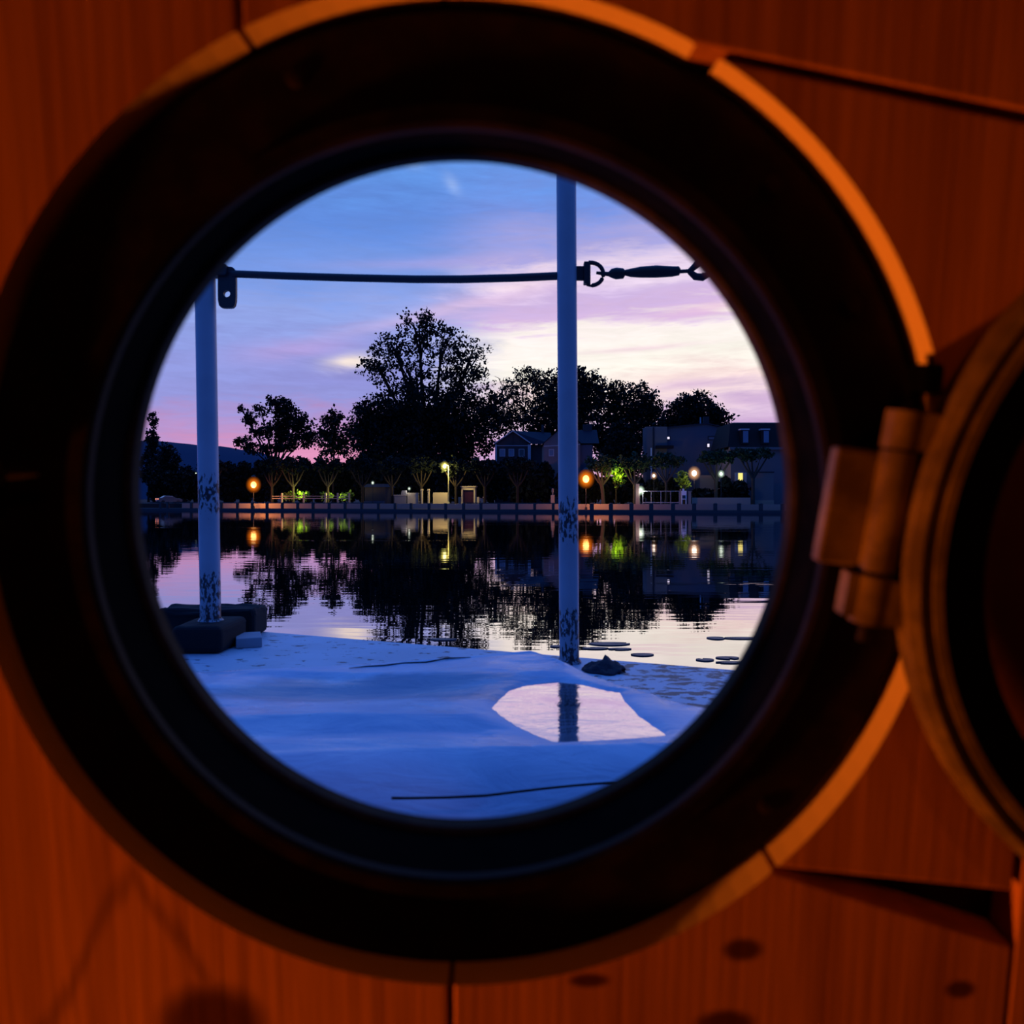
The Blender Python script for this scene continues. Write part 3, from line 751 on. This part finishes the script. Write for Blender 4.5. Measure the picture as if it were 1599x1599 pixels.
# dark hedge row and pollarded planes in front of it
k = 0
for x0, x1, ytop, off, lab in ((235, 345, 738, 24, 'black hedge behind the parked car'), (345, 420, 718, 24, 'black hedge sloping up from the hill foot'), (415, 560, 714, 25, 'black hedge under the bushy and slim trees'),
                               (555, 690, 712, 25, 'black hedge under the foot of the tall tree'), (685, 800, 716, 25, 'black hedge behind the bracket lamp and red door'), (795, 862, 719, 17, 'black hedge before the half timbered house'),
                               (870, 934, 738, 14.5, 'dark hedge behind the second amber lamp'), (938, 1006, 742, 14.5, 'dark hedge behind the glowing shrub'), (1010, 1062, 752, 14.5, 'dark hedge behind the white gate'),
                               (1124, 1162, 750, 8.6, 'clipped dark hedge under the lit window'), (1082, 1113, 763, 8.9, 'low dark bush beside the white signboard')):
    cxp = (x0 + x1) / 2; b = bp(cxp, off); kk = b.y / F; o = thing('hedge', lab, 'hedge', b)
    n = max(2, int((x1 - x0) / 22)); bl = []
    ybot = 785; hh = (ybot - ytop) / 2
    for i in range(n):
        px = x0 + (x1 - x0) * (i + .5) / n
        bl.append(((px - cxp) * kk, 0, CAM + (HY - (ytop + hh + random.uniform(-2, 3))) * kk - b.z, (x1 - x0) / n * .54 * kk, 1.4, hh * kk, 1))
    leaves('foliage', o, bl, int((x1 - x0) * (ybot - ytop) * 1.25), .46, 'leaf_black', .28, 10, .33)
    build('stem', MB().tube([(0, 0, 0), (0, 0, hh * kk)], [.12, .05], 8), 'bark', o, smooth=True)
PL = 'pollarded plane trees along the quay'
def pollard(px, ytop, ybot, w, off, label, m='leaf_dark', bark='bark_pale', n=900, tr=.22, arms=5, lean=0):
    b = bp(px, off); kk = b.y / F; o = thing('plane_tree', label, 'tree', b, 0, PL)
    zt = CAM + (HY - ytop) * kk - b.z; zb = CAM + (HY - ybot) * kk - b.z; hw = w * kk / 2; fz = zb * .60
    mb = MB(); mb.tube([(0, 0, -.05), (0, 0, .3), (lean * .3, 0, fz * .6), (lean, 0, fz)], [tr * 1.6, tr * 1.15, tr, tr * 1.05], 10); bl = []
    for i in range(arms):
        q = -1 + 2 * i / (arms - 1); e = Vector((q * hw * .8 + lean, random.uniform(-.8, .8), zb + (zt - zb) * .35 - abs(q) * .3))
        mb.tube([(lean, 0, fz * .97), (lean + q * hw * .42, e.y * .5, fz + (zb - fz) * .55), e], [tr * .75, tr * .55, tr * .45], 8)
        bl.append((e.x, e.y, (zt + zb) / 2 + random.uniform(-.15, .15), hw / arms * 1.6, 1.2, (zt - zb) / 2 * (1 if abs(q) < .9 else .75), 1))
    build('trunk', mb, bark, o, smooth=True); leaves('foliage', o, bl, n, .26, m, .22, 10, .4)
for px, w, lab in ((330, 40, 'dark plane tree half behind the left white post'), (425, 38, 'plane tree with a pale trunk just right of the first amber lamp'), (458, 40, 'plane tree on the lamp side of the lit hedge'),
                   (512, 38, 'plane tree in the middle of the lit hedge'), (566, 42, 'plane tree beside the dark pavilion'), (612, 40, 'plane tree between pavilion and pale parapet'),
                   (658, 40, 'plane tree above the yellow gate pillars'), (712, 40, 'plane tree between the bracket lamp and the red door'), (757, 38, 'plane tree just past the red door'), (808, 40, 'plane tree with grey trunk below the half timbered house')):
    pollard(px, 714 + random.uniform(-3, 3), 742, w, 7.5, lab, 'leaf_black', 'bark', n=700)  # darker leaf and bark copies: the unlit side of the row put into colour
pollard(942, 710, 738, 46, 6.5, 'plane tree whose trunk glows orange next to the second amber lamp', lean=-.25, tr=.28)
pollard(991, 708, 736, 44, 7.5, 'plane tree at the hinge end of the white gate', tr=.26)
pollard(1040, 708, 730, 48, 8, 'plane tree rising behind the white gate', tr=.18)
pollard(1118, 703, 724, 52, 6.7, 'umbrella shaped plane tree next to the greenish lamp', n=1100, tr=.26)
pollard(1176, 700, 719, 56, 7, 'spreading plane tree before the pale house with dormers', n=1100, tr=.24)
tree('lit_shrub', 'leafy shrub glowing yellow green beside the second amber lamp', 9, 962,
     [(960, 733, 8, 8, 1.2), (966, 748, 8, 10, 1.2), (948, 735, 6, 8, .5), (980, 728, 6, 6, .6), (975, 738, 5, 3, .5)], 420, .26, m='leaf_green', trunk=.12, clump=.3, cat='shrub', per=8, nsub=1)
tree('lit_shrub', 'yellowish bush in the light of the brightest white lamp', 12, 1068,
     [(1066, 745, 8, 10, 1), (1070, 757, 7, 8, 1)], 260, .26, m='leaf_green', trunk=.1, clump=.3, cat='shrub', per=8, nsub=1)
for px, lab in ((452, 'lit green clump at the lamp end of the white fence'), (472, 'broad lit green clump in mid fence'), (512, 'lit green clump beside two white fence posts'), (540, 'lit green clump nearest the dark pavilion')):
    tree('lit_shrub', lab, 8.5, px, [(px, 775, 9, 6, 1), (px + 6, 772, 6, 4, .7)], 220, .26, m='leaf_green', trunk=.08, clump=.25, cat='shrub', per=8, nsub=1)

# ---- garden fence, pavilion, gate pillars, door
gf = thing('garden_fence', 'pale fence rails with posts before the lit green clumps', 'fence', bp(490, 6), BA); t0 = bt(490, 6)
for z in (.95, 1.35): build('rail', MB().box(((bt(425, 6) + bt(546, 6)) / 2 - t0, 0, z), (bt(546, 6) - bt(425, 6), .08, .12)), 'stone_pale', gf)
for px in (440, 474, 508, 527, 545): build('post', MB().box((bt(px, 6) - t0, .1, .95), (.26, .26, 1.9)), 'stone_pale', gf, bevel=.03)
pv = thing('pavilion', 'dark low pavilion under a small white lamp', 'pavilion', bp(585, 13), BA); k = bp(585, 13).y / F
build('wall', MB().box((0, 2, 1.5), (34 * k, 4, 3.0)), 'brick', pv)
build('roof', MB().box((0, 2, 3.25), (38 * k, 4.6, .6), taper=.75), 'slate', pv)
build('step', MB().box((0, -.5, .25), (34 * k, 1, .5)), 'plaster_blue', pv)
pw = thing('parapet', 'pale stepped parapet between pavilion and gate pillars', 'parapet', bp(634, 7), BA); k = bp(634, 7).y / F
build('wall', MB().box((-9 * k, 0, .75), (20 * k, .4, 1.5)), 'plaster', pw); build('coping', MB().box((-9 * k, 0, 1.5), (22 * k, .5, .14)), 'stone_pale', pw)
build('pier', MB().box((-3 * k, 0, 1.9), (10 * k, .5, .8), taper=.7), 'plaster', pw); build('wing', MB().box((12 * k, 0, .95), (18 * k, .4, 1.9)), 'stone_pale', pw)
for px, lab in ((659, 'taller yellow lit gate pillar beside the pale parapet'), (669.5, 'yellow lit gate pillar nearer to the bracket lamp')):
    o = thing('gate_pillar', lab, 'pillar', bp(px, 6.5), BA, 'pair of gate pillars'); k = bp(px, 6.5).y / F
    build('shaft', MB().box((0, 0, 1.15), (2.6 * k, 2.6 * k, 2.3)), 'stone_pale', o, bevel=.02); build('cap', MB().box((0, 0, 2.4), (3.8 * k, 3.8 * k, .26), taper=.7), 'stone_pale', o)
tw = strip('terrace_wall', 'stone_pale', bt(676, 8), bt(699, 8), 8, 8.4, RZ, sz(688, 769, 8)); tag(tw, 'yellow lit terrace wall left of the bracket lamp pole', 'wall')
dr = thing('doorway', 'stone doorway with a dark red door, lit yellow from above', 'doorway', bp(732, 8.5), BA); k = bp(732, 8.5).y / F
H = sz(732, 761, 8.5) - RZ
for s_ in (-1, 1): build('jamb', MB().box((s_ * 10.2 * k, 0, H * .5), (2.6 * k, .6, H)), 'stone_pale', dr)
build('lintel', MB().box((0, 0, H - .18), (23 * k, .6, .5)), 'stone_pale', dr); build('cornice', MB().box((0, 0, H + .12), (26 * k, .9, .18)), 'stone_pale', dr)
d_ = build('door', MB().box((0, .1, H * .45), (18 * k, .12, H * .9)), 'red_door', dr); build('door_panel', MB().box((0, .02, H * .35), (10 * k, .06, H * .5)), 'red_door', d_)
for s_ in (-1, 1): build('flank_wall', MB().box((s_ * 14.5 * k, .1, .6), (5 * k, .4, 1.2)), 'stone_pale', dr)

# ---- white gate and signboard by the houses
wg = thing('white_gate', 'white tubular gate standing across the garden entrance by the floodlight', 'gate', bp(1032, 5.6), BA); k = bp(1032, 5.6).y / F; zt = sz(1032, 767, 5) - RZ
for z in (zt, .35): build('rail', MB().box((0, 0, z), (56 * k, .06, .07)), 'trim', wg)
for px in (1004, 1017, 1032, 1047, 1060): build('upright', MB().box(((px - 1032) * k, 0, zt / 2), (.07, .06, zt)), 'trim', wg)
gp = build('gate_post', MB().box((30 * k, 0, (zt + .3) / 2), (2.4 * k, .3, zt + .3)), 'stone_pale', wg)
gp = build('gate_post', MB().box((-36 * k, 0, 1.6), (6 * k, .5, 3.2), taper=.8), 'stone_pale', wg)
sg = thing('signboard', 'small white signboard with a dark panel beside the white gate', 'sign', bp(1068, 5.3), BA); k = bp(1068, 5.3).y / F
build('board', MB().box((0, 0, 1.45), (8 * k, .12, 1.3)), 'white', sg, bevel=.02); build('panel', MB().box((0, -.08, 1.2), (5 * k, .05, .5)), 'pane_dark', sg)
build('head', MB().box((-1 * k, 0, 2.25), (3 * k, .12, .35)), 'white', sg)
for s_ in (-1, 1): build('leg', MB().box((s_ * 3.2 * k, 0, .4), (.12, .12, .8)), 'white', sg)
o = thing('gate_pillar', 'pale gate pillar between signboard and low wall', 'pillar', bp(1077, 5.4), BA, 'gate pillars by the houses')
build('shaft', MB().box((0, 0, .95), (.38, .38, 1.9)), 'stone_pale', o); build('cap', MB().box((0, 0, 1.98), (.5, .5, .16)), 'stone_pale', o)
o = thing('gate_pillar', 'grey gate pillar with urn close left of the tall white post', 'pillar', bp(863, 5.4), BA, 'gate pillars by the tall post')
build('shaft', MB().box((0, 0, .75), (.5, .5, 1.5)), 'stone_pale', o); build('urn', MB().lathe([(1e-5, 1.5), (.12, 1.5), (.10, 1.8), (.2, 2.1), (.14, 2.5), (1e-5, 2.6)], 14, axis='z', closed=False), 'plaster', o, smooth=True)

# ---- houses
def window(parent, x, z, w, h, y, pane='pane', frame='trim'):
    f = MB(); t_ = .12
    for s_ in (-1, 1): f.box((x + s_ * (w / 2 + t_ / 2), y - .06, z), (t_, .16, h + 2 * t_)); f.box((x, y - .06, z + s_ * (h / 2 + t_ / 2)), (w, .16, t_))
    fo = build('window', f, frame, parent); build('pane', MB().box((x, y - .01, z), (w, .04, h)), pane, fo); return fo
# half timbered house with front gable
off = 36; hp = thing('gabled_house', 'half timbered house with a front gable and three small windows', 'house', bp(800, off), 0); k = bp(800, off).y / F
X = lambda px: (px - 800) * k
Z = lambda py: CAM + (HY - py) * k - RZ
build('wall', MB().prism([(X(773), 0), (X(826), 0), (X(826), Z(691)), (X(801), Z(673.5)), (X(773), Z(693))], 0, 9).box(((X(826) + X(852)) / 2, 5, Z(694) / 2), (X(852) - X(826), 8, Z(694))), 'brick', hp)
build('roof', MB().add([(X(800), .8, Z(672)), (X(862), 5, Z(672.5)), (X(862), -.2, Z(694)), (X(826), -.2, Z(693)), (X(800), 9, Z(672)), (X(862), 9, Z(690))], [(0, 1, 2, 3), (0, 4, 1), (4, 5, 1)]).add(
    [(X(770), -.5, Z(694.5)), (X(801), -.5, Z(671.5)), (X(801), 9, Z(671.5)), (X(770), 9, Z(694.5)), (X(829), -.5, Z(692.5)), (X(829), 9, Z(692.5))], [(0, 1, 2, 3), (1, 4, 5, 2)]), 'slate', hp)
def board(a, b, w, y, parent, m='trim', nm='timber'):
    a, b = Vector((a[0], y, a[1])), Vector((b[0], y, b[1])); build(nm, MB().tube([a, b], w, 6), m, parent)
board((X(772), Z(693)), (X(801), Z(673)), .13, -.45, hp, nm='bargeboard'); board((X(801), Z(673)), (X(828), Z(692)), .13, -.45, hp, nm='bargeboard')
board((X(774), Z(696)), (X(826), Z(696)), .09, -.05, hp); board((X(801), Z(675)), (X(801), Z(695)), .08, -.05, hp, 'brick')
for px in (774.5, 826.5): build('corner_post', MB().box((X(px), -.1, Z(712) + .6), (.36 if px < 800 else .6, .3, Z(694) - Z(720))), 'trim', hp)
for px in (784.5, 798.5, 814.5): window(hp, X(px), Z(707), 7 * k, 10 * k, 0, 'pane' if px < 810 else 'pane_dark')
build('chimney', MB().box((X(848.5), 4, Z(673)), (.5, .5, 3.2)), 'brick', hp)
# white gabled house behind the tall post
h2 = thing('gabled_house', 'pale gabled house half hidden by the tall white post', 'house', bp(885, 22), 0); k = bp(885, 22).y / F
X = lambda px: (px - 885) * k
build('wall', MB().prism([(X(849), 0), (X(906), 0), (X(906), Z(692)), (X(878), Z(667)), (X(849), Z(692))], 0, 8), 'plaster', h2)
build('side_wall', MB().box(((X(906) + X(926)) / 2, 4.5, Z(694) / 2), (X(926) - X(906), 7.6, Z(694))), 'plaster_blue', h2)
build('roof', MB().add([(X(846), -.5, Z(694)), (X(878), -.5, Z(665)), (X(878), 8, Z(665)), (X(846), 8, Z(694)), (X(909), -.5, Z(694)), (X(909), 8, Z(694))], [(0, 1, 2, 3), (1, 4, 5, 2)]).add(
    [(X(880), 4.5, Z(668)), (X(936), 4.5, Z(668)), (X(936), .4, Z(692)), (X(890), .4, Z(692)), (X(936), 9, Z(692)), (X(880), 9, Z(692))], [(0, 1, 2, 3), (0, 5, 4, 1)]), 'slate', h2)
board((X(849), Z(697)), (X(906), Z(694)), .1, -.05, h2)
window(h2, X(861), Z(707), 6 * k, 9 * k, 0, 'pane'); window(h2, X(890), Z(707), 6 * k, 9 * k, 0, 'pane')
build('chimney', MB().box((X(921), 4.5, Z(668)), (1.6, .7, 2.0)), 'brick', h2)
# broad blue grey house
h3 = thing('broad_house', 'broad blue grey house with a low roof and two tiny lit windows', 'house', bp(1075, 26), 0); k = bp(1075, 26).y / F
X = lambda px: (px - 1075) * k
build('wall', MB().prism([(X(1040), 0), (X(1134), 0), (X(1136), Z(700)), (X(1139), Z(671)), (X(1103), Z(662)), (X(1040), Z(668))], 0, 10), 'plaster_blue', h3)
build('roof', MB().add([(X(1037), -.4, Z(667.5)), (X(1103), -.4, Z(660.5)), (X(1142), -.4, Z(669.5)), (X(1142), 10, Z(669.5)), (X(1103), 10, Z(660.5)), (X(1037), 10, Z(667.5)),
       (X(1037), -.4, Z(669)), (X(1103), -.4, Z(662)), (X(1142), -.4, Z(671))], [(0, 1, 4, 5), (1, 2, 3, 4), (0, 6, 7, 1), (1, 7, 8, 2)]), 'slate', h3)
build('gable_wing', MB().box((X(1024), 1.0, Z(667) / 2), (32 * k, 4, Z(667))), 'plaster', h3)
build('drainpipe', MB().tube([(X(1019), -1.15, 2), (X(1019), -1.15, Z(668))], .16, 8), 'slate', h3)
build('drainpipe', MB().tube([(X(1015), -1.2, 1), (X(1015), -1.2, Z(700))], .14, 8), 'white', h3)
build('lean_roof', MB().box((X(1035), -1.6, Z(699)), (26 * k, 1.4, .5)), 'roof_dark', h3)
build('bargeboard', MB().tube([(X(1138.5), -.25, Z(672)), (X(1135), -.25, Z(698))], .16, 6), 'trim', h3)
f_ = window(h3, X(1043.5), Z(684), 3.5 * k, 3.5 * k, -.1, 'lit_white', 'roof_dark'); f_ = window(h3, X(1106), Z(695.5), 3.5 * k, 5 * k, 0, 'lit_white', 'roof_dark')
window(h3, X(1111), Z(684), 9 * k, 4 * k, 0, 'pane', 'slate')
build('flue', MB().tube([(X(1100), 3, Z(664)), (X(1100), 3, Z(649))], .12, 8), 'trim', h3); build('chimney', MB().box((X(1111), 4, Z(657)), (1.0, .7, 2.2)), 'brick', h3)
build('garden_wing', MB().box((X(1098), -2.2, Z(743) / 2), (26 * k, 3.5, Z(743))), 'stone_pale', h3)
# house with mansard roof
h4 = thing('mansard_house', 'pale house with a dark mansard roof and two dormers', 'house', bp(1180, 12.5), 0); k = bp(1180, 12.5).y / F
X = lambda px: (px - 1180) * k
build('wall', MB().box(((X(1141) + X(1290)) / 2, 5, Z(701) / 2), (X(1290) - X(1141), 10, Z(701))), 'plaster', h4)
build('roof', MB().add([(X(1135), -.6, Z(698)), (X(1296), -.6, Z(698)), (X(1290), 1.0, Z(660)), (X(1143), 1.0, Z(660)), (X(1135), 10.5, Z(698)), (X(1296), 10.5, Z(698)), (X(1290), 9, Z(660)), (X(1143), 9, Z(660)), (X(1160), 5, Z(655)), (X(1290), 5, Z(655))],
      [(0, 1, 2, 3), (1, 5, 6, 2), (5, 4, 7, 6), (4, 0, 3, 7), (3, 2, 9, 8), (7, 8, 9, 6), (3, 8, 7), (0, 4, 5, 1)]), 'roof_dark', h4)
build('cornice', MB().box(((X(1138) + X(1292)) / 2, -.3, Z(700.5)), (X(1292) - X(1138), .9, .4)), 'plaster', h4)
for px in (1161, 1193):
    d_ = build('dormer', MB().box((X(px), .3, Z(682.5)), (12 * k, 1.8, 23 * k)), 'roof_dark', h4)
    build('pane', MB().box((X(px) + .15, -.63, Z(682.5)), (8 * k, .06, 18 * k)), 'pane', d_); build('hood', MB().box((X(px), -.2, Z(671)), (14 * k, 1.2, .22)), 'trim', d_)
window(h4, X(1156), Z(747), 7.5 * k, 17 * k, 0, 'lit_window', 'trim')
sh_ = build('shutter', MB().box((X(1149), -.1, Z(747)), (4 * k, .1, 18 * k)), 'trim', h4); build('shutter', MB().box((X(1163.5), -.1, Z(747)), (4 * k, .1, 18 * k)), 'trim', h4)
gw = thing('garden_wall', 'tall lilac grey garden wall beside the spreading plane tree', 'wall', bp(1191, 9.6), BA); k = bp(1191, 9.6).y / F
Hh = sz(1191, 738, 9) - RZ
build('wall', MB().box((.4 * k, 0, Hh / 2), (31 * k, .4, Hh)), 'plaster', gw); build('coping', MB().box((0, 0, Hh + .08), (34 * k, .6, .18)), 'slate', gw); build('plinth', MB().box((0, -.2, .35), (33 * k, .4, .7)), 'stone_pale', gw)

# ---- parked car
car = thing('car', 'grey saloon car parked behind the far railing, tail lights on', 'car', bp(264, 6.6), BA + math.radians(236)); L = 4.3
prof = [(-2.1, .35), (-2.15, .75), (-1.75, .92), (-1.0, 1.0), (-.35, 1.42), (.75, 1.47), (1.45, 1.08), (2.05, 1.0), (2.15, .6), (2.1, .32)]
mb = MB(); n = len(prof); rows = [(-.86, .93), (-.80, 1.0), (.80, 1.0), (.86, .93)]
vs = []
for y, s_ in rows:
    for x_, z_ in prof: vs.append((x_ * (1 if s_ == 1 else .99), y * (.80 if z_ > 1.1 else 1), z_ if s_ == 1 else z_ * .985))
fs = [(r * n + i, r * n + (i + 1) % n, (r + 1) * n + (i + 1) % n, (r + 1) * n + i) for r in range(3) for i in range(n)] + [tuple(range(n)), tuple(3 * n + i for i in reversed(range(n)))]
build('body', mb.add(vs, fs), 'car_paint', car, smooth=True)
for s_ in (-1, 1):
    build('side_window', MB().prism([(-.75, 1.08), (-.32, 1.38), (.7, 1.42), (1.2, 1.1)], s_ * .735 - .02, s_ * .735 + .02), 'pane', car)
    build('tail_light', MB().box((2.06, s_ * .62, .85), (.22, .36, .20)), 'tail', car, bevel=.03)
    for x_ in (-1.35, 1.30):
        w_ = build('wheel', MB().lathe([(1e-5, -.1), (.31, -.1), (.33, -.05), (.33, .05), (.31, .1), (1e-5, .1)], 24, closed=False), 'tyre', car, smooth=True); w_.location = (x_, s_ * .76, .33)
build('rear_window', MB().add([(.82, -.55, 1.45), (.82, .55, 1.45), (1.43, .6, 1.10), (1.43, -.6, 1.10)], [(0, 1, 2, 3)]), 'pane', car)


# ---- hills beyond
mb = MB(); vs = []; nx_ = 60
for j, (Y, hs) in enumerate(((1300, 0), (1420, .75), (1550, 1.0), (1800, .5))):
    for i in range(nx_):
        px = -200 + i * 16
        py = np.interp(px, [-200, 100, 235, 262, 300, 350, 380, 410, 450, 500, 700], [686, 684, 688, 690, 694, 699, 701, 707, 722, 736, 760])
        zt = CAM + (HY - py) * 1550 / F
        vs.append(((px - CX) * Y / F, Y, 0 if hs == 0 else max(0, zt * hs + 3 * noise.noise(Vector((i * .9, j, 0))) + 2 * noise.noise(Vector((i * 3.1, j, 4))))))
fs = [(j * nx_ + i, j * nx_ + i + 1, (j + 1) * nx_ + i + 1, (j + 1) * nx_ + i) for j in range(3) for i in range(nx_ - 1)]
struct(build('hill', mb.add(vs, fs), 'hill', smooth=True), 'long blue wooded hill far beyond the river')
mb = MB().add([(-3000, 300, -.1), (3000, 300, -.1), (3000, 3500, -.1), (-3000, 3500, -.1)], [(0, 1, 2, 3)])
struct(build('far_ground', mb, 'grass'))

# ------------------------------------------------------------------ dusk sky
w = bpy.data.worlds.new('dusk'); SC.world = w; w.use_nodes = True; t = NT(w.node_tree)
bg = w.node_tree.nodes['Background']
v = t.n('ShaderNodeTexCoord').outputs['Generated']; x, y, z = t.xyz(v)
az = t.m('MULTIPLY', t.m('ARCTAN2', x, y), 180 / PI); el = t.m('MULTIPLY', t.m('ARCSINE', z), 180 / PI)
cmb = t.n('ShaderNodeCombineXYZ'); t.l(az, cmb.inputs[0]); t.l(el, cmb.inputs[1]); ae = cmb.outputs[0]
n1 = t.noise(ae, (.045, .22, 1), 1, 5, .58, .6)
n2 = t.noise(ae, (.12, .75, 1), 1, 5, .62, .8)
n3 = t.noise(ae, (.35, 2.2, 1), 1, 4, .6, .5)
warp = t.m('ADD', t.m('ADD', t.m('MULTIPLY', t.m('SUBTRACT', n1, .5), 4.5), t.m('MULTIPLY', t.m('SUBTRACT', n2, .5), 4.6)), t.m('MULTIPLY', t.m('SUBTRACT', n3, .5), 1.6))
# cloud streaks climb a little towards the right
e2 = t.m('ADD', t.m('SUBTRACT', el, t.m('MULTIPLY', t.m('ADD', az, 0.0), .05)), warp)
fac = t.m('DIVIDE', e2, 30.0)
def ramp(stops):
    r = t.n('ShaderNodeValToRGB'); cr_ = r.color_ramp
    while len(cr_.elements) < len(stops): cr_.elements.new(.5)
    for e, (p, c) in zip(cr_.elements, stops): e.position = p; e.color = lin(*c)
    t.l(fac, r.inputs[0]); return r.outputs[0]
left = ramp([(0, (232, 150, 185)), (.13, (228, 150, 192)), (.17, (196, 150, 204)), (.25, (150, 152, 220)), (.36, (146, 158, 228)), (.46, (146, 166, 232)), (.53, (122, 155, 230)), (.66, (98, 140, 222)), (.78, (98, 152, 232)), (1, (85, 135, 226))])
right = ramp([(0, (222, 170, 200)), (.12, (205, 168, 214)), (.18, (226, 198, 226)), (.235, (255, 230, 226)), (.29, (255, 249, 238)), (.385, (255, 244, 240)), (.425, (216, 186, 228)), (.46, (206, 180, 226)), (.51, (236, 216, 240)), (.56, (172, 168, 226)), (.66, (120, 148, 226)), (.78, (100, 152, 234)), (1, (85, 135, 226))])
side = t.step(t.m('ADD', az, t.m('MULTIPLY', t.m('SUBTRACT', n2, .5), 9)), -7.5, .5)
c = t.mix(side, left, right)
def blob(px, py, wx, wy, tilt=0.0):
    a0 = math.degrees(math.atan((px - CX) / F)); e0_ = math.degrees(math.atan((HY - py) / F * math.cos(math.radians(a0)))); kx, ky = wx / F * 57.3, wy / F * 57.3
    da = t.m('SUBTRACT', az, a0); de = t.m('SUBTRACT', t.m('ADD', t.m('SUBTRACT', el, e0_), t.m('MULTIPLY', t.m('SUBTRACT', n2, .5), ky * 2.2)), t.m('MULTIPLY', da, tilt))
    q = t.m('ADD', t.m('POWER', t.m('ABSOLUTE', t.m('DIVIDE', da, kx)), 2.0), t.m('POWER', t.m('ABSOLUTE', t.m('DIVIDE', de, ky)), 2.0))
    return t.m('POWER', 2.718, t.m('MULTIPLY', q, -1.0))
for px, py, wx, wy, tl, col, s_ in ((548, 567, 34, 11, .1, (255, 238, 225), 1.1), (470, 545, 90, 16, .12, (196, 160, 216), .5), (640, 500, 130, 10, .22, (206, 180, 226), .45), (760, 470, 130, 10, .2, (232, 200, 230), .6),
                                  (960, 455, 190, 12, .06, (214, 190, 232), .5), (706, 287, 12, 10, -.5, (165, 190, 240), .5), (645, 258, 16, 6, 0, (150, 185, 240), .4), (560, 590, 120, 16, .0, (140, 135, 205), .5),
                                  (1050, 432, 90, 9, .04, (246, 226, 244), .75), (800, 448, 60, 6, .1, (250, 225, 235), .6), (1085, 600, 70, 7, .05, (224, 190, 222), .8), (1180, 622, 60, 10, 0, (206, 172, 214), .8), (1000, 545, 90, 4, .05, (242, 200, 222), .5), (1120, 480, 90, 9, .1, (236, 190, 218), .5), (700, 410, 170, 9, .06, (178, 165, 222), .5)):
    c = t.mix(t.m('MULTIPLY', blob(px, py, wx, wy, tl), s_, clamp=True), c, lin(*col))
# fine cloud shading
sh = t.m('ADD', .74, t.m('MULTIPLY', t.m('ADD', t.m('MULTIPLY', n3, .5), t.m('MULTIPLY', n2, .5)), .52))
mul = t.n('ShaderNodeMix', data_type='RGBA', blend_type='MULTIPLY'); mul.inputs[0].default_value = 1
t.l(c, mul.inputs[6]); gcol = t.n('ShaderNodeCombineColor')
for i in range(3): t.l(sh, gcol.inputs[i])
t.l(gcol.outputs[0], mul.inputs[7]); c = mul.outputs[2]
# overhead and behind the viewer: deep clear blue
c = t.mix(t.step(el, 26, 45), c, (.090, .33, 1.32, 1))
back = t.step(t.m('ABSOLUTE', az), 38, 72)
c = t.mix(back, c, (.030, .13, .62, 1))
c = t.mix(t.step(el, -.5, -3), c, (.03, .04, .08, 1))
t.l(c, bg.inputs[0]); bg.inputs[1].default_value = 1.0

# ------------------------------------------------------------------ view
SC.view_settings.view_transform = 'Standard'; SC.view_settings.look = 'None'; SC.view_settings.gamma = 1; SC.view_settings.exposure = 0
SC.view_settings.use_curve_mapping = False
SC.cycles.max_bounces = 8; SC.cycles.sample_clamp_indirect = 4; SC.cycles.use_denoising = True
SC.cycles.transparent_max_bounces = 12
